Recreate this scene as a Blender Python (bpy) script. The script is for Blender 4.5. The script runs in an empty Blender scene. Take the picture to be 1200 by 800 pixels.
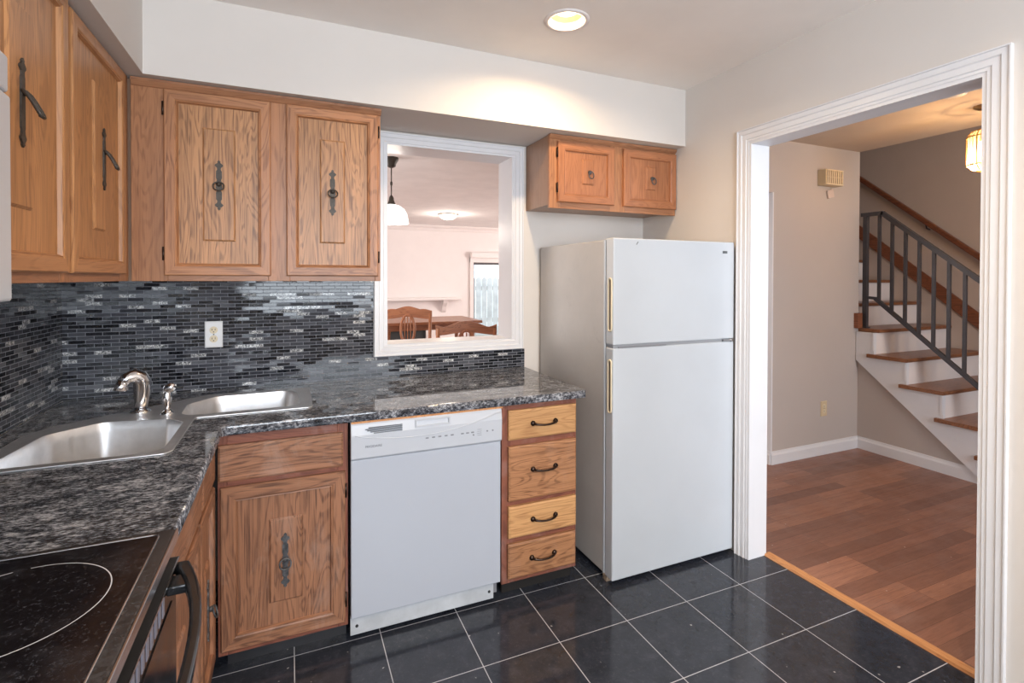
import bpy, bmesh, math, random
from mathutils import Vector, Matrix
random.seed(7)
S = bpy.context.scene
COL = S.collection
# ------------------------------------------------------------------ camera
cam = bpy.data.cameras.new('camera'); co = bpy.data.objects.new('camera', cam); COL.objects.link(co)
cam.sensor_width = 36.0; cam.lens = 597.81/1200*36; cam.shift_y = -(400-332.63)/1200; cam.clip_start = 0.02
rx = Vector((0.91692893, -0.39904448, 0.00219986)); uy = Vector((0.00241233, 0.01105554, 0.99993598)); fw = Vector((0.39904325, 0.91686492, -0.01109977))
co.matrix_world = Matrix(((rx.x, uy.x, -fw.x, 0), (rx.y, uy.y, -fw.y, 0), (rx.z, uy.z, -fw.z, 1.4), (0, 0, 0, 1)))
S.camera = co
# ------------------------------------------------------------------ world, exposure
S.view_settings.view_transform = 'Standard'; S.view_settings.look = 'None'
S.view_settings.gamma = 1.0; S.view_settings.use_curve_mapping = False
S.view_settings.exposure = 0.45
w = bpy.data.worlds.new('world'); S.world = w; w.use_nodes = True
bg = w.node_tree.nodes['Background']; bg.inputs[0].default_value = (0.80, 0.90, 1.0, 1); bg.inputs[1].default_value = 1.5
# ------------------------------------------------------------------ lights
def area(name, loc, rot, sx, sy, power, color, shape='RECTANGLE', spread=None):
    l = bpy.data.lights.new(name, 'AREA'); l.shape = shape; l.size = sx
    if shape in ('RECTANGLE', 'ELLIPSE'): l.size_y = sy
    l.energy = power; l.color = color
    if spread: l.spread = spread
    o = bpy.data.objects.new(name, l); COL.objects.link(o); o.location = loc; o.rotation_euler = rot
    return o
R90 = math.pi/2
DAY = (0.84, 0.92, 1.0); WARM = (1.0, 0.72, 0.42)
area('added_kitchen_daylight', (0.45, -1.97, 1.62), (R90+.16, 0, 0), 1.9, 1.2, 84, DAY)  # unseen daylight source added behind the camera to light the kitchen
area('dining_right_fill', (6.9, 6.2, 1.5), (R90, 0, R90), 3.0, 1.9, 165, (1.0, 0.97, 0.95))  # area light standing in for unseen dining windows; right wall is solid
area('dining_left_fill', (-1.9, 5.6, 1.4), (R90, 0, -R90), 3.0, 1.8, 62, (1.0, 0.97, 0.95))  # second dining area light for unseen daylight; left wall is solid
area('added_hall_daylight', (3.2, -1.2, 1.5), (R90, 0, 0), 1.4, 1.7, 36, (0.88, 0.93, 1.0))  # daylight source added out of view at the hall entry
area('stairwell_area_light', (4.85, 1.0, 3.0), (math.radians(60), 0, 0), 0.7, 0.6, 3, (1.0, 0.85, 0.72))  # warm area light high in the closed stairwell

# ------------------------------------------------------------------ helpers
class MB:
    def __init__(s): s.bm = bmesh.new()
    def box(s, x0, x1, y0, y1, z0, z1, mi=0):
        v = [s.bm.verts.new(p) for p in ((x0,y0,z0),(x1,y0,z0),(x1,y1,z0),(x0,y1,z0),(x0,y0,z1),(x1,y0,z1),(x1,y1,z1),(x0,y1,z1))]
        for f in ((0,3,2,1),(4,5,6,7),(0,1,5,4),(1,2,6,5),(2,3,7,6),(3,0,4,7)):
            s.bm.faces.new([v[i] for i in f]).material_index = mi
        return s
    def prism(s, pts, axis, a0, a1, mi=0):
        """pts polygon in the two other axes, extruded along axis"""
        def P(p, t):
            if axis == 'x': return (t, p[0], p[1])
            if axis == 'y': return (p[0], t, p[1])
            return (p[0], p[1], t)
        A = [s.bm.verts.new(P(p, a0)) for p in pts]; B = [s.bm.verts.new(P(p, a1)) for p in pts]
        n = len(pts)
        s.bm.faces.new(A).material_index = mi; s.bm.faces.new(B[::-1]).material_index = mi
        for i in range(n):
            s.bm.faces.new((A[i], B[i], B[(i+1) % n], A[(i+1) % n])).material_index = mi
        return s
    def loft(s, loops, cap0=True, cap1=True, mi=0, closed=False, smooth=True):
        L = [[s.bm.verts.new(p) for p in l] for l in loops]
        n = len(L[0])
        rng = range(len(L)) if closed else range(len(L)-1)
        for k in rng:
            a, b = L[k], L[(k+1) % len(L)]
            for i in range(n):
                f = s.bm.faces.new((a[i], a[(i+1) % n], b[(i+1) % n], b[i])); f.material_index = mi; f.smooth = smooth
        if not closed:
            if cap0: s.bm.faces.new(L[0][::-1]).material_index = mi
            if cap1: s.bm.faces.new(L[-1]).material_index = mi
        return s
    def tube(s, path, r, n=10, mi=0, closed=False, flat=None):
        path = [Vector(p) for p in path]; m = len(path)
        rs = r if isinstance(r, (list, tuple)) else [r]*m
        loops = []; prev = None
        for i, p in enumerate(path):
            if closed: t = path[(i+1) % m]-path[i-1]
            else: t = path[min(i+1, m-1)]-path[max(i-1, 0)]
            t.normalize()
            if prev is None:
                up = Vector((0,0,1)) if abs(t.z) < .9 else Vector((1,0,0))
                a = t.cross(up).normalized()
            else:
                a = (prev-t*prev.dot(t)).normalized()
            b = t.cross(a); prev = a
            loops.append([p+(a*math.cos(2*math.pi*k/n)+b*math.sin(2*math.pi*k/n)*(flat or 1))*rs[i] for k in range(n)])
        return s.loft(loops, mi=mi, closed=closed)
    def lathe(s, prof, c=(0,0,0), n=24, mi=0, axis='z', cap=True):
        loops = []
        for r, z in prof:
            l = []
            for k in range(n):
                a = 2*math.pi*k/n; u, v = r*math.cos(a), r*math.sin(a)
                if axis == 'z': p = (c[0]+u, c[1]+v, c[2]+z)
                elif axis == 'y': p = (c[0]+u, c[1]+z, c[2]+v)
                else: p = (c[0]+z, c[1]+u, c[2]+v)
                l.append(p)
            loops.append(l)
        return s.loft(loops, cap0=cap, cap1=cap, mi=mi)
    def rings(s, rects, y_of=None, cap=True, mi_v=0, mi_h=None, mi_cap=None, cap0=False):
        """rects = (x0,x1,z0,z1,y): nested rectangular loops; the skin between them"""
        mi_h = mi_v if mi_h is None else mi_h
        L = [[s.bm.verts.new(p) for p in ((a,y,c),(b,y,c),(b,y,d),(a,y,d))] for a,b,c,d,y in rects]
        for k in range(len(L)-1):
            for i in range(4):
                f = s.bm.faces.new((L[k][i], L[k][(i+1)%4], L[k+1][(i+1)%4], L[k+1][i]))
                f.material_index = mi_h if i in (0,2) else mi_v
        if cap: s.bm.faces.new(L[-1]).material_index = mi_v if mi_cap is None else mi_cap
        if cap0: s.bm.faces.new(L[0][::-1]).material_index = mi_v
        return s
    def build(s, name, mats, parent=None, loc=(0,0,0), rot=(0,0,0), bevel=0, seg=2, smooth=False):
        bmesh.ops.recalc_face_normals(s.bm, faces=s.bm.faces)
        me = bpy.data.meshes.new(name); s.bm.to_mesh(me); s.bm.free()
        if not isinstance(mats, (list, tuple)): mats = [mats]
        for m in mats: me.materials.append(m)
        if smooth:
            for p in me.polygons: p.use_smooth = True
        o = bpy.data.objects.new(name, me); COL.objects.link(o)
        o.location = loc; o.rotation_euler = rot
        if parent: o.parent = parent
        if bevel:
            b = o.modifiers.new('bevel', 'BEVEL'); b.width = bevel; b.segments = seg; b.limit_method = 'ANGLE'; b.angle_limit = math.radians(40); b.harden_normals = False
        return o
def tag(o, label, cat, group=None, kind=None):
    o['label'] = label; o['category'] = cat
    if group: o['group'] = group
    if kind: o['kind'] = kind
    return o
def thing(name, label, cat, loc=(0,0,0), rotz=0, group=None):
    o = bpy.data.objects.new(name, None); COL.objects.link(o); o.location = loc; o.rotation_euler = (0,0,rotz)
    o.empty_display_size = .05
    return tag(o, label, cat, group)
def struct(name, mb, mats, **k):
    o = mb.build(name, mats, **k); o['kind'] = 'structure'; return o
def tri_fill(name, outer, holes, z0, z1, mats, parent=None, loc=(0,0,0), bevel=0):
    cu = bpy.data.curves.new(name, 'CURVE'); cu.dimensions = '2D'; cu.fill_mode = 'BOTH'
    for poly in [outer]+holes:
        sp = cu.splines.new('POLY'); sp.points.add(len(poly)-1)
        for i, p in enumerate(poly): sp.points[i].co = (p[0], p[1], 0, 1)
        sp.use_cyclic_u = True
    cu.extrude = (z1-z0)/2-bevel; cu.bevel_depth = bevel; cu.bevel_resolution = 1; cu.offset = -bevel
    t = bpy.data.objects.new('tmp', cu); COL.objects.link(t)
    bpy.context.view_layer.update()
    me = bpy.data.meshes.new_from_object(t.evaluated_get(bpy.context.evaluated_depsgraph_get()))
    bpy.data.objects.remove(t)
    me.name = name; me.transform(Matrix.Translation((0,0,(z0+z1)/2)))
    me.materials.clear()
    for m in mats: me.materials.append(m)
    o = bpy.data.objects.new(name, me); COL.objects.link(o); o.location = loc
    if parent: o.parent = parent
    return o
def round_poly(pts, r, n=6):
    out = []; N = len(pts)
    rr = r if isinstance(r, (list, tuple)) else [r]*N
    for i in range(N):
        p = Vector(pts[i]); a = Vector(pts[i-1])-p; b = Vector(pts[(i+1)%N])-p
        la, lb = a.length, b.length; a.normalize(); b.normalize()
        ang = a.angle(b); d = min(rr[i]/math.tan(ang/2), la*.49, lb*.49)
        if rr[i] <= 0: out.append(tuple(p)); continue
        rad = d*math.tan(ang/2); c = p+(a+b).normalized()*(rad/math.sin(ang/2))
        s0 = p+a*d-c; s1 = p+b*d-c
        a0 = math.atan2(s0.y, s0.x); a1 = math.atan2(s1.y, s1.x); da = (a1-a0+math.pi)%(2*math.pi)-math.pi
        for k in range(n+1):
            t = a0+da*k/n; out.append((c.x+rad*math.cos(t), c.y+rad*math.sin(t)))
    return out
def text_mesh(name, s_, size, mat, parent, loc, rot, ext=.0006):
    cu = bpy.data.curves.new(name, 'FONT'); cu.body = s_; cu.size = size; cu.extrude = ext; cu.align_x = 'LEFT'
    t = bpy.data.objects.new('tmp', cu); COL.objects.link(t); bpy.context.view_layer.update()
    me = bpy.data.meshes.new_from_object(t.evaluated_get(bpy.context.evaluated_depsgraph_get())); bpy.data.objects.remove(t)
    me.materials.clear(); me.materials.append(mat)
    o = bpy.data.objects.new(name, me); COL.objects.link(o); o.parent = parent; o.location = loc; o.rotation_euler = rot
    return o

# ------------------------------------------------------------------ materials
class NT:
    def __init__(s, name):
        s.m = bpy.data.materials.new(name); s.m.use_nodes = True; s.t = s.m.node_tree
        s.b = s.t.nodes['Principled BSDF']; s.out = s.t.nodes['Material Output']
    def n(s, typ, **k):
        x = s.t.nodes.new(typ)
        for a, v in k.items():
            if a.startswith('_'): continue
            setattr(x, a, v)
        return x
    def l(s, a, b): s.t.links.new(a, b)
    def coords(s, scale=(1,1,1), rand=True, rot=(0,0,0)):
        tc = s.n('ShaderNodeTexCoord'); mp = s.n('ShaderNodeMapping'); mp.inputs['Scale'].default_value = scale; mp.inputs['Rotation'].default_value = rot
        s.l(tc.outputs['Object'], mp.inputs['Vector'])
        if rand:
            oi = s.n('ShaderNodeObjectInfo'); ml = s.n('ShaderNodeMath', operation='MULTIPLY'); ml.inputs[1].default_value = 37.0
            s.l(oi.outputs['Random'], ml.inputs[0]); s.l(ml.outputs[0], mp.inputs['Location'])
        return mp.outputs[0]
    def noise(s, v, scale, detail=4, rough=.55, dist=0):
        x = s.n('ShaderNodeTexNoise'); s.l(v, x.inputs['Vector']); x.inputs['Scale'].default_value = scale; x.inputs['Detail'].default_value = detail
        x.inputs['Roughness'].default_value = rough; x.inputs['Distortion'].default_value = dist
        return x.outputs['Fac']
    def ramp(s, f, stops, interp='LINEAR'):
        x = s.n('ShaderNodeValToRGB'); s.l(f, x.inputs[0]); cr = x.color_ramp; cr.interpolation = interp
        while len(cr.elements) < len(stops): cr.elements.new(.5)
        for e, (p, c) in zip(cr.elements, stops):
            e.position = p; e.color = (*c, 1) if len(c) == 3 else c
        return x.outputs[0]
    def mix(s, f, a, b, mode='MIX'):
        x = s.n('ShaderNodeMix', data_type='RGBA', blend_type=mode)
        for i, v in ((0, f), (6, a), (7, b)):
            if isinstance(v, (int, float)): x.inputs[i].default_value = v
            elif isinstance(v, tuple): x.inputs[i].default_value = (*v, 1)
            else: s.l(v, x.inputs[i])
        return x.outputs[2]
    def math(s, op, a, b=None):
        x = s.n('ShaderNodeMath', operation=op)
        for i, v in ((0, a), (1, b)):
            if v is None: continue
            if isinstance(v, (int, float)): x.inputs[i].default_value = v
            else: s.l(v, x.inputs[i])
        return x.outputs[0]
    def col(s, c):
        if isinstance(c, tuple): s.b.inputs['Base Color'].default_value = (*c, 1)
        else: s.l(c, s.b.inputs['Base Color'])
    def rough(s, r):
        if isinstance(r, (int, float)): s.b.inputs['Roughness'].default_value = r
        else: s.l(r, s.b.inputs['Roughness'])
    def bump(s, h, strength=.2, dist=.002):
        x = s.n('ShaderNodeBump'); x.inputs['Strength'].default_value = strength; x.inputs['Distance'].default_value = dist
        s.l(h, x.inputs['Height']); s.l(x.outputs[0], s.b.inputs['Normal'])
def plain(name, c, rough=.5, metal=0, var=.06, vs=6, bump=0, spec=.5):
    m = NT(name); v = m.coords()
    f = m.noise(v, vs, 4)
    d = tuple(max(0, x*(1-var)) for x in c); h = tuple(min(1, x*(1+var)) for x in c)
    m.col(m.ramp(f, [(.3, d), (.7, h)])); m.rough(rough); m.b.inputs['Metallic'].default_value = metal
    m.b.inputs['Specular IOR Level'].default_value = spec
    if bump: m.bump(m.noise(v, vs*40, 3), bump, .001)
    return m.m
def oak(name, light, dark, axis='z', rough=.38, worn=0.0, wcol=(.45,.33,.28), contrast=1.0):
    m = NT(name)
    st = {'z': (1,1,.14), 'x': (.14,1,1), 'y': (1,.14,1)}[axis]
    v = m.coords(st); v2 = m.coords({'z': (1,1,.022), 'x': (.022,1,1), 'y': (1,.022,1)}[axis])
    ca = m.noise(v, 9.5, 2, .5, 1.3)                       # broad cathedral figure
    sn = m.math('SINE', m.math('MULTIPLY', ca, 75))
    sn = m.math('MULTIPLY_ADD', sn, .5); m.t.nodes[-1].inputs[2].default_value = .5
    pores = m.noise(v2, 260, 3, .65); streak = m.noise(v2, 70, 4, .6)
    base = m.ramp(m.noise(v, 5, 3, .5), [(.3, tuple(x*.86 for x in light)), (.7, tuple(min(1, x*1.10) for x in light))])
    c = m.mix(m.math('MULTIPLY', m.ramp(streak, [(.45, (0,0,0)), (.62, (1,1,1))]), .30*contrast), base, dark)
    band = m.ramp(sn, [(.50, (.0,)*3), (.95, (1,1,1))]); pr = m.ramp(pores, [(.40, (.25,)*3), (.60, (1,1,1))])
    c = m.mix(m.math('MULTIPLY', m.math('MULTIPLY', band, pr), .80*contrast), c, dark)
    c = m.mix(m.math('MULTIPLY', m.ramp(pores, [(.54, (0,0,0)), (.66, (1,1,1))]), .50*contrast), c, dark)
    if worn:
        wv = m.coords((1,1,.5)); wn = m.noise(wv, 7, 6, .7, .4)
        c = m.mix(m.math('MULTIPLY', m.ramp(wn, [(.52, (0,0,0)), (.72, (1,1,1))]), worn), c, wcol)
    m.col(c); m.rough(rough); m.b.inputs['Specular IOR Level'].default_value = .4
    m.bump(pores, .12, .001)
    return m.m
UPL, UPD = (.50,.250,.112), (.150,.066,.030)
LOL, LOD = (.34,.160,.088), (.090,.040,.025)
OAK_V = oak('oak_upper_vertical', UPL, UPD, 'z'); OAK_H = oak('oak_upper_horizontal', UPL, UPD, 'x')
OAKF_V = oak('oak_frame_vertical', (.42,.190,.088), (.17,.066,.03), 'z', contrast=.6)
OAKR_V = oak('oak_door_stile', (.44,.200,.092), (.15,.058,.027), 'z', contrast=.85); OAKR_H = oak('oak_door_rail', (.44,.200,.092), (.15,.058,.027), 'x', contrast=.85)
OAKM_V = oak('oak_left_door', (.50,.240,.098), (.20,.085,.038), 'z', contrast=.75); OAKM_H = oak('oak_left_rail', (.47,.225,.10), (.22,.09,.04), 'x', contrast=.6)
OAKF_H = oak('oak_frame_horizontal', (.37,.170,.085), (.16,.062,.03), 'x', contrast=.55)
OAKS = oak('oak_side_weathered', (.36,.215,.14), (.23,.12,.075), 'z', contrast=.5)
LOW_V = oak('oak_lower_vertical', LOL, LOD, 'z', .45, .35); LOW_H = oak('oak_lower_horizontal', LOL, LOD, 'x', .45, .35)
LOWF_V = oak('oak_lower_frame_vertical', (.26,.092,.056), (.13,.043,.03), 'z', .45, .45, (.36,.24,.22)); LOWF_H = oak('oak_lower_frame_horizontal', (.26,.092,.056), (.13,.043,.03), 'x', .45, .45, (.36,.24,.22))
DR_GOLD = oak('oak_golden_drawer', (.60,.33,.145), (.30,.13,.05), 'x', .4, contrast=.8); DR_MID = oak('oak_brown_drawer', (.44,.21,.10), (.15,.06,.028), 'x', .42, .12)
DARKIN = plain('dark_gap', (.012,.010,.009), .9)
STAIRW = oak('stair_tread_oak', (.27,.11,.048), (.12,.045,.022), 'x', .32); HANDW = oak('handrail_wood', (.20,.072,.036), (.09,.03,.018), 'y', .35)
SKIRTW = oak('stair_skirt_wood', (.24,.085,.040), (.12,.04,.02), 'y', .4)
CHAIRW = oak('chair_wood', (.42,.17,.082), (.18,.065,.032), 'x', .35); CHAIRV = oak('chair_wood_vertical', (.42,.17,.082), (.18,.065,.032), 'z', .35)
THRESH = oak('threshold_oak', (.60,.29,.12), (.40,.16,.06), 'y', .4)
WHITE_TRIM = plain('white_trim_paint', (.72,.72,.745), .32, var=.02)
WHITE_TRIM2 = plain('ivory_trim_paint', (.80,.74,.72), .4, var=.02)
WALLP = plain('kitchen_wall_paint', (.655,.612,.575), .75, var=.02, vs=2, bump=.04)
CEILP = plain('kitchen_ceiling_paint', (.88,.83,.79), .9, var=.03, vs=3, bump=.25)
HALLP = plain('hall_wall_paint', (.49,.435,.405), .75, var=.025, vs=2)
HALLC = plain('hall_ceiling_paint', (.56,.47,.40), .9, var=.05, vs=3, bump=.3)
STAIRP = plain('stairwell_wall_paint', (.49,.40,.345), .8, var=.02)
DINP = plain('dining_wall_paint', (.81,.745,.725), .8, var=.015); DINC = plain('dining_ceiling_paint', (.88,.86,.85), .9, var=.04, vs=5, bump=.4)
APPW = plain('appliance_white', (.44,.47,.535), .28, var=.012, vs=3); APPW2 = plain('appliance_panel_white', (.50,.525,.575), .3, var=.01)
FRW = plain('fridge_door_white', (.51,.54,.58), .26, var=.03, vs=3, bump=.06)
CREAM = plain('cream_plastic', (.72,.62,.44), .4, var=.03); BEIGEBOX = plain('beige_chime_plastic', (.62,.50,.32), .5, var=.03)
STEEL = NT('brushed_sink_steel'); v = STEEL.coords((1,1,1)); f_ = STEEL.noise(STEEL.coords((60,2,2)), 6, 3)
STEEL.col(STEEL.ramp(STEEL.noise(v, 9, 5, .7), [(.3, (.62,.62,.63)), (.7, (.78,.78,.80))])); STEEL.rough(STEEL.ramp(f_, [(.3, (.30,)*3), (.7, (.44,)*3)])); STEEL.b.inputs['Metallic'].default_value = .88; STEEL = STEEL.m
CHROME = plain('chrome', (.80,.80,.82), .10, 1, .02); PEWTER = plain('aged_pewter', (.055,.045,.036), .5, .3, .35, 60); BRONZE = plain('dark_bronze', (.055,.038,.032), .3, .9, .3, 50)
PEWTER_L = plain('worn_pewter', (.085,.088,.095), .5, .4, .6, 60)
IRON = plain('grey_iron_paint', (.050,.048,.056), .4, .3, .1, 20)
BLACKP = plain('black_enamel', (.012,.013,.015), .16, var=.2, vs=20); BLACKM = plain('black_plastic', (.02,.02,.022), .45, var=.2)
TRIMMET = plain('cooktop_steel_trim', (.62,.62,.64), .25, 1, .03)
GREYT = plain('grey_print', (.22,.23,.26), .6)
GASKET = plain('door_gasket', (.20,.20,.22), .6)
def m_glass():
    m = NT('cooktop_glass'); v = m.coords((1,1,1), False)
    n = m.noise(v, 140, 8, .85); c = m.ramp(n, [(.55, (.005,.005,.007)), (.70, (.09,.09,.10))])
    c = m.mix(m.math('MULTIPLY', m.ramp(m.noise(v, 9, 4, .7), [(.5,(0,0,0)),(.8,(1,1,1))]), .5), c, (.07,.07,.08))
    m.b.inputs['Specular IOR Level'].default_value = .28; m.col(c); m.rough(m.ramp(m.noise(v, 14, 5, .7), [(.35,(.08,)*3),(.75,(.30,)*3)])); return m.m
CTGLASS = m_glass()
def m_granite(name, lift=1.0, blue=0.0):
    m = NT(name); v = m.coords((1,2.1,1.5), False, (0,0,.45)); v1 = m.coords((1,1,1), False)
    a = m.noise(v, 84, 5, .70, .3); b = m.noise(v, 13, 4, .6, 1.2); s = m.noise(v1, 170, 3, .6)
    k = [(.40,(.010,.011,.013)),(.48,(.050,.053,.060)),(.54,(.16,.165,.17)),(.63,(.44,.45,.45))]
    k = [(p, (c[0]*lift, c[1]*lift, c[2]*lift*(1+blue))) for p, c in k]
    c = m.ramp(m.math('ADD', m.math('MULTIPLY', a, .62), m.math('MULTIPLY', b, .38)), k)
    c = m.mix(m.math('MULTIPLY', m.ramp(s, [(.58,(0,0,0)),(.70,(1,1,1))]), .55), c, (.02,.02,.024))
    c = m.mix(m.math('MULTIPLY', m.ramp(m.noise(v, 26, 3, .5, .5), [(.66,(0,0,0)),(.76,(1,1,1))]), .5), c, (.48,.47,.47))
    m.col(c); m.rough(.045); m.b.inputs['Specular IOR Level'].default_value = .5
    return m.m
GRANITE = m_granite('granite_top', 1.15, .08)
def m_mosaic(name, axes):
    m = NT(name); tc = m.n('ShaderNodeTexCoord'); sp = m.n('ShaderNodeSeparateXYZ'); m.l(tc.outputs['Object'], sp.inputs[0])
    cb = m.n('ShaderNodeCombineXYZ'); m.l(sp.outputs[axes[0]], cb.inputs[0]); m.l(sp.outputs[axes[1]], cb.inputs[1])
    br = m.n('ShaderNodeTexBrick'); m.l(cb.outputs[0], br.inputs['Vector'])
    br.offset = .5; br.offset_frequency = 2; br.squash = 1; br.squash_frequency = 2
    for k, x in (('Color1',(0,0,0,1)),('Color2',(1,1,1,1)),('Mortar',(.5,.5,.5,1))): br.inputs[k].default_value = x
    br.inputs['Scale'].default_value = 1; br.inputs['Mortar Size'].default_value = .0011; br.inputs['Mortar Smooth'].default_value = .15
    br.inputs['Brick Width'].default_value = .0585; br.inputs['Row Height'].default_value = .0160; br.inputs['Bias'].default_value = 0
    t = m.ramp(br.outputs['Color'], [(0,(.006,.007,.010)),(.20,(.013,.014,.019)),(.36,(.032,.034,.043)),(.52,(.050,.053,.066)),(.68,(.072,.076,.090)),(.82,(.028,.03,.038)),(.88,(.11,.115,.13))], 'CONSTANT')
    v = m.coords((1,1,1), False); mar = m.ramp(m.noise(v, 85, 5, .75, 1.5), [(.42,(.06,.065,.072)),(.50,(.26,.265,.27)),(.58,(.75,.75,.75))])
    sel = m.ramp(br.outputs['Color'], [(0,(0,0,0)),(.90,(1,1,1))], 'CONSTANT')
    c = m.mix(sel, t, mar)
    c = m.mix(m.math('MULTIPLY', m.ramp(m.noise(v, 60, 4, .7), [(.45,(0,0,0)),(.8,(1,1,1))]), .20), c, (.15,.155,.175))
    m.b.inputs['Specular IOR Level'].default_value = .30
    c = m.mix(br.outputs['Fac'], c, (.24,.25,.285))
    m.col(c); r = m.mix(br.outputs['Fac'], (.07,.07,.07), (.75,.75,.75)); m.rough(r)
    inv = m.math('SUBTRACT', 1.0, br.outputs['Fac']); m.bump(inv, .5, .0012); bn = m.t.nodes[-1]
    wn_ = m.n('ShaderNodeTexWhiteNoise', noise_dimensions='3D'); m.l(br.outputs['Color'], wn_.inputs['Vector'])
    ma = m.n('ShaderNodeVectorMath', operation='MULTIPLY_ADD'); m.l(wn_.outputs['Color'], ma.inputs[0]); ma.inputs[1].default_value = (.045,)*3; ma.inputs[2].default_value = (-.0225,)*3
    ge = m.n('ShaderNodeNewGeometry'); ad = m.n('ShaderNodeVectorMath', operation='ADD'); m.l(ge.outputs['Normal'], ad.inputs[0]); m.l(ma.outputs[0], ad.inputs[1])
    nm = m.n('ShaderNodeVectorMath', operation='NORMALIZE'); m.l(ad.outputs[0], nm.inputs[0]); m.l(nm.outputs[0], bn.inputs['Normal'])
    return m.m
MOSAIC_B = m_mosaic('glass_mosaic_back', (0,2)); MOSAIC_L = m_mosaic('glass_mosaic_left', (1,2))
def m_tilefloor():
    m = NT('black_marble_floor_tile'); tc = m.n('ShaderNodeTexCoord'); mp = m.n('ShaderNodeMapping'); m.l(tc.outputs['Object'], mp.inputs[0])
    mp.inputs['Location'].default_value = (-.0115+.3127*20, -1.385+.3270*20, 0)
    br = m.n('ShaderNodeTexBrick'); m.l(mp.outputs[0], br.inputs['Vector']); br.offset = 0; br.squash = 1
    for k, x in (('Color1',(0,0,0,1)),('Color2',(1,1,1,1))): br.inputs[k].default_value = x
    br.inputs['Scale'].default_value = 1; br.inputs['Mortar Size'].default_value = .0018; br.inputs['Mortar Smooth'].default_value = .2
    br.inputs['Brick Width'].default_value = .3127; br.inputs['Row Height'].default_value = .3270
    v = m.coords((1,1,1), False)
    base = m.ramp(m.noise(v, 16, 8, .75, .3), [(.32,(.014,.017,.024)),(.55,(.026,.030,.042)),(.78,(.052,.058,.078))])
    base = m.mix(m.math('MULTIPLY', br.outputs['Color'], .25), base, (.05,.054,.068))
    fl = m.ramp(m.noise(v, 55, 7, .85), [(.55,(0,0,0)),(.74,(1,1,1))]); base = m.mix(m.math('MULTIPLY', fl, .40), base, (.16,.16,.17))
    sp = m.ramp(m.noise(v, 38, 1, .3), [(.79,(0,0,0)),(.815,(1,1,1))]); base = m.mix(sp, base, (.32,.32,.33))
    m.col(m.mix(br.outputs['Fac'], base, (.42,.43,.47)))
    m.rough(m.mix(br.outputs['Fac'], m.ramp(m.noise(v, 6, 5, .7), [(.35,(.07,)*3),(.7,(.15,)*3)]), (.8,.8,.8)))
    inv = m.math('SUBTRACT', 1.0, br.outputs['Fac']); m.bump(inv, .3, .001)
    return m.m
TILE = m_tilefloor()
def m_planks():
    m = NT('hardwood_planks'); tc = m.n('ShaderNodeTexCoord'); v = tc.outputs['Object']
    br = m.n('ShaderNodeTexBrick'); m.l(v, br.inputs['Vector']); br.offset = .37; br.offset_frequency = 3; br.squash = 1
    for k, x in (('Color1',(0,0,0,1)),('Color2',(1,1,1,1))): br.inputs[k].default_value = x
    br.inputs['Scale'].default_value = 1; br.inputs['Mortar Size'].default_value = .0006; br.inputs['Brick Width'].default_value = .86; br.inputs['Row Height'].default_value = .080
    ad = m.n('ShaderNodeVectorMath', operation='MULTIPLY_ADD'); m.l(br.outputs['Color'], ad.inputs[0]); ad.inputs[1].default_value = (7,3,5); m.l(v, ad.inputs[2])
    mp = m.n('ShaderNodeMapping'); mp.inputs['Scale'].default_value = (.07,1,1); m.l(ad.outputs[0], mp.inputs[0])
    g = m.noise(mp.outputs[0], 45, 5, .65, .8); g2 = m.noise(mp.outputs[0], 260, 3, .6)
    base = m.ramp(br.outputs['Color'], [(0,(.20,.095,.066)),(.3,(.25,.118,.080)),(.6,(.29,.135,.090)),(.85,(.35,.165,.105)),(1,(.38,.18,.115))])
    c = m.mix(m.math('MULTIPLY', m.ramp(g, [(.4,(0,0,0)),(.7,(1,1,1))]), .45), base, (.115,.045,.032))
    c = m.mix(m.math('MULTIPLY', m.ramp(g2, [(.5,(0,0,0)),(.7,(1,1,1))]), .35), c, (.10,.042,.03))
    c = m.mix(m.math('MULTIPLY', m.ramp(m.noise(v, 5, 6, .7), [(.5,(0,0,0)),(.8,(1,1,1))]), .4), c, (.30,.20,.17))
    c = m.mix(m.ramp(m.noise(v, 45, 1, .3), [(.80,(0,0,0)),(.82,(1,1,1))]), c, (.5,.42,.38))
    m.col(m.mix(br.outputs['Fac'], c, (.05,.02,.014))); m.rough(m.ramp(m.noise(v, 7, 4, .6), [(.3,(.28,)*3),(.7,(.45,)*3)]))
    return m.m
PLANKS = m_planks()
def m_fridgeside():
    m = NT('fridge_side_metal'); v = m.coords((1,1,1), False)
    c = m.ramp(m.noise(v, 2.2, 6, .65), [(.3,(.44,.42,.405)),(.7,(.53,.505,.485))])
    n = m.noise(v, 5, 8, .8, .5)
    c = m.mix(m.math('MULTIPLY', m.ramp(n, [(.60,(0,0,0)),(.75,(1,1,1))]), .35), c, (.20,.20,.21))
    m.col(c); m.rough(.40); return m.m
FSIDE = m_fridgeside()
def m_emit(name, c, s):
    m = NT(name); m.col(tuple(min(1, x) for x in c)); m.b.inputs['Emission Color'].default_value = (*c, 1); m.b.inputs['Emission Strength'].default_value = s; return m.m
GLOW = m_emit('downlight_lens_glow', (1.0,.86,.62), 4.0)
BULB = m_emit('lantern_bulb_glow', (1.0,.74,.42), 6.0)
OPAL = m_emit('opal_glass_glow', (1.0,.97,.93), 1.3)
def m_clear(name, tint=(1,1,1), rough=0.0):
    m = NT(name); m.col(tint); m.rough(rough); m.b.inputs['Transmission Weight'].default_value = 1; m.b.inputs['IOR'].default_value = 1.1; return m.m
PANE = m_clear('window_glass'); 
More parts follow.
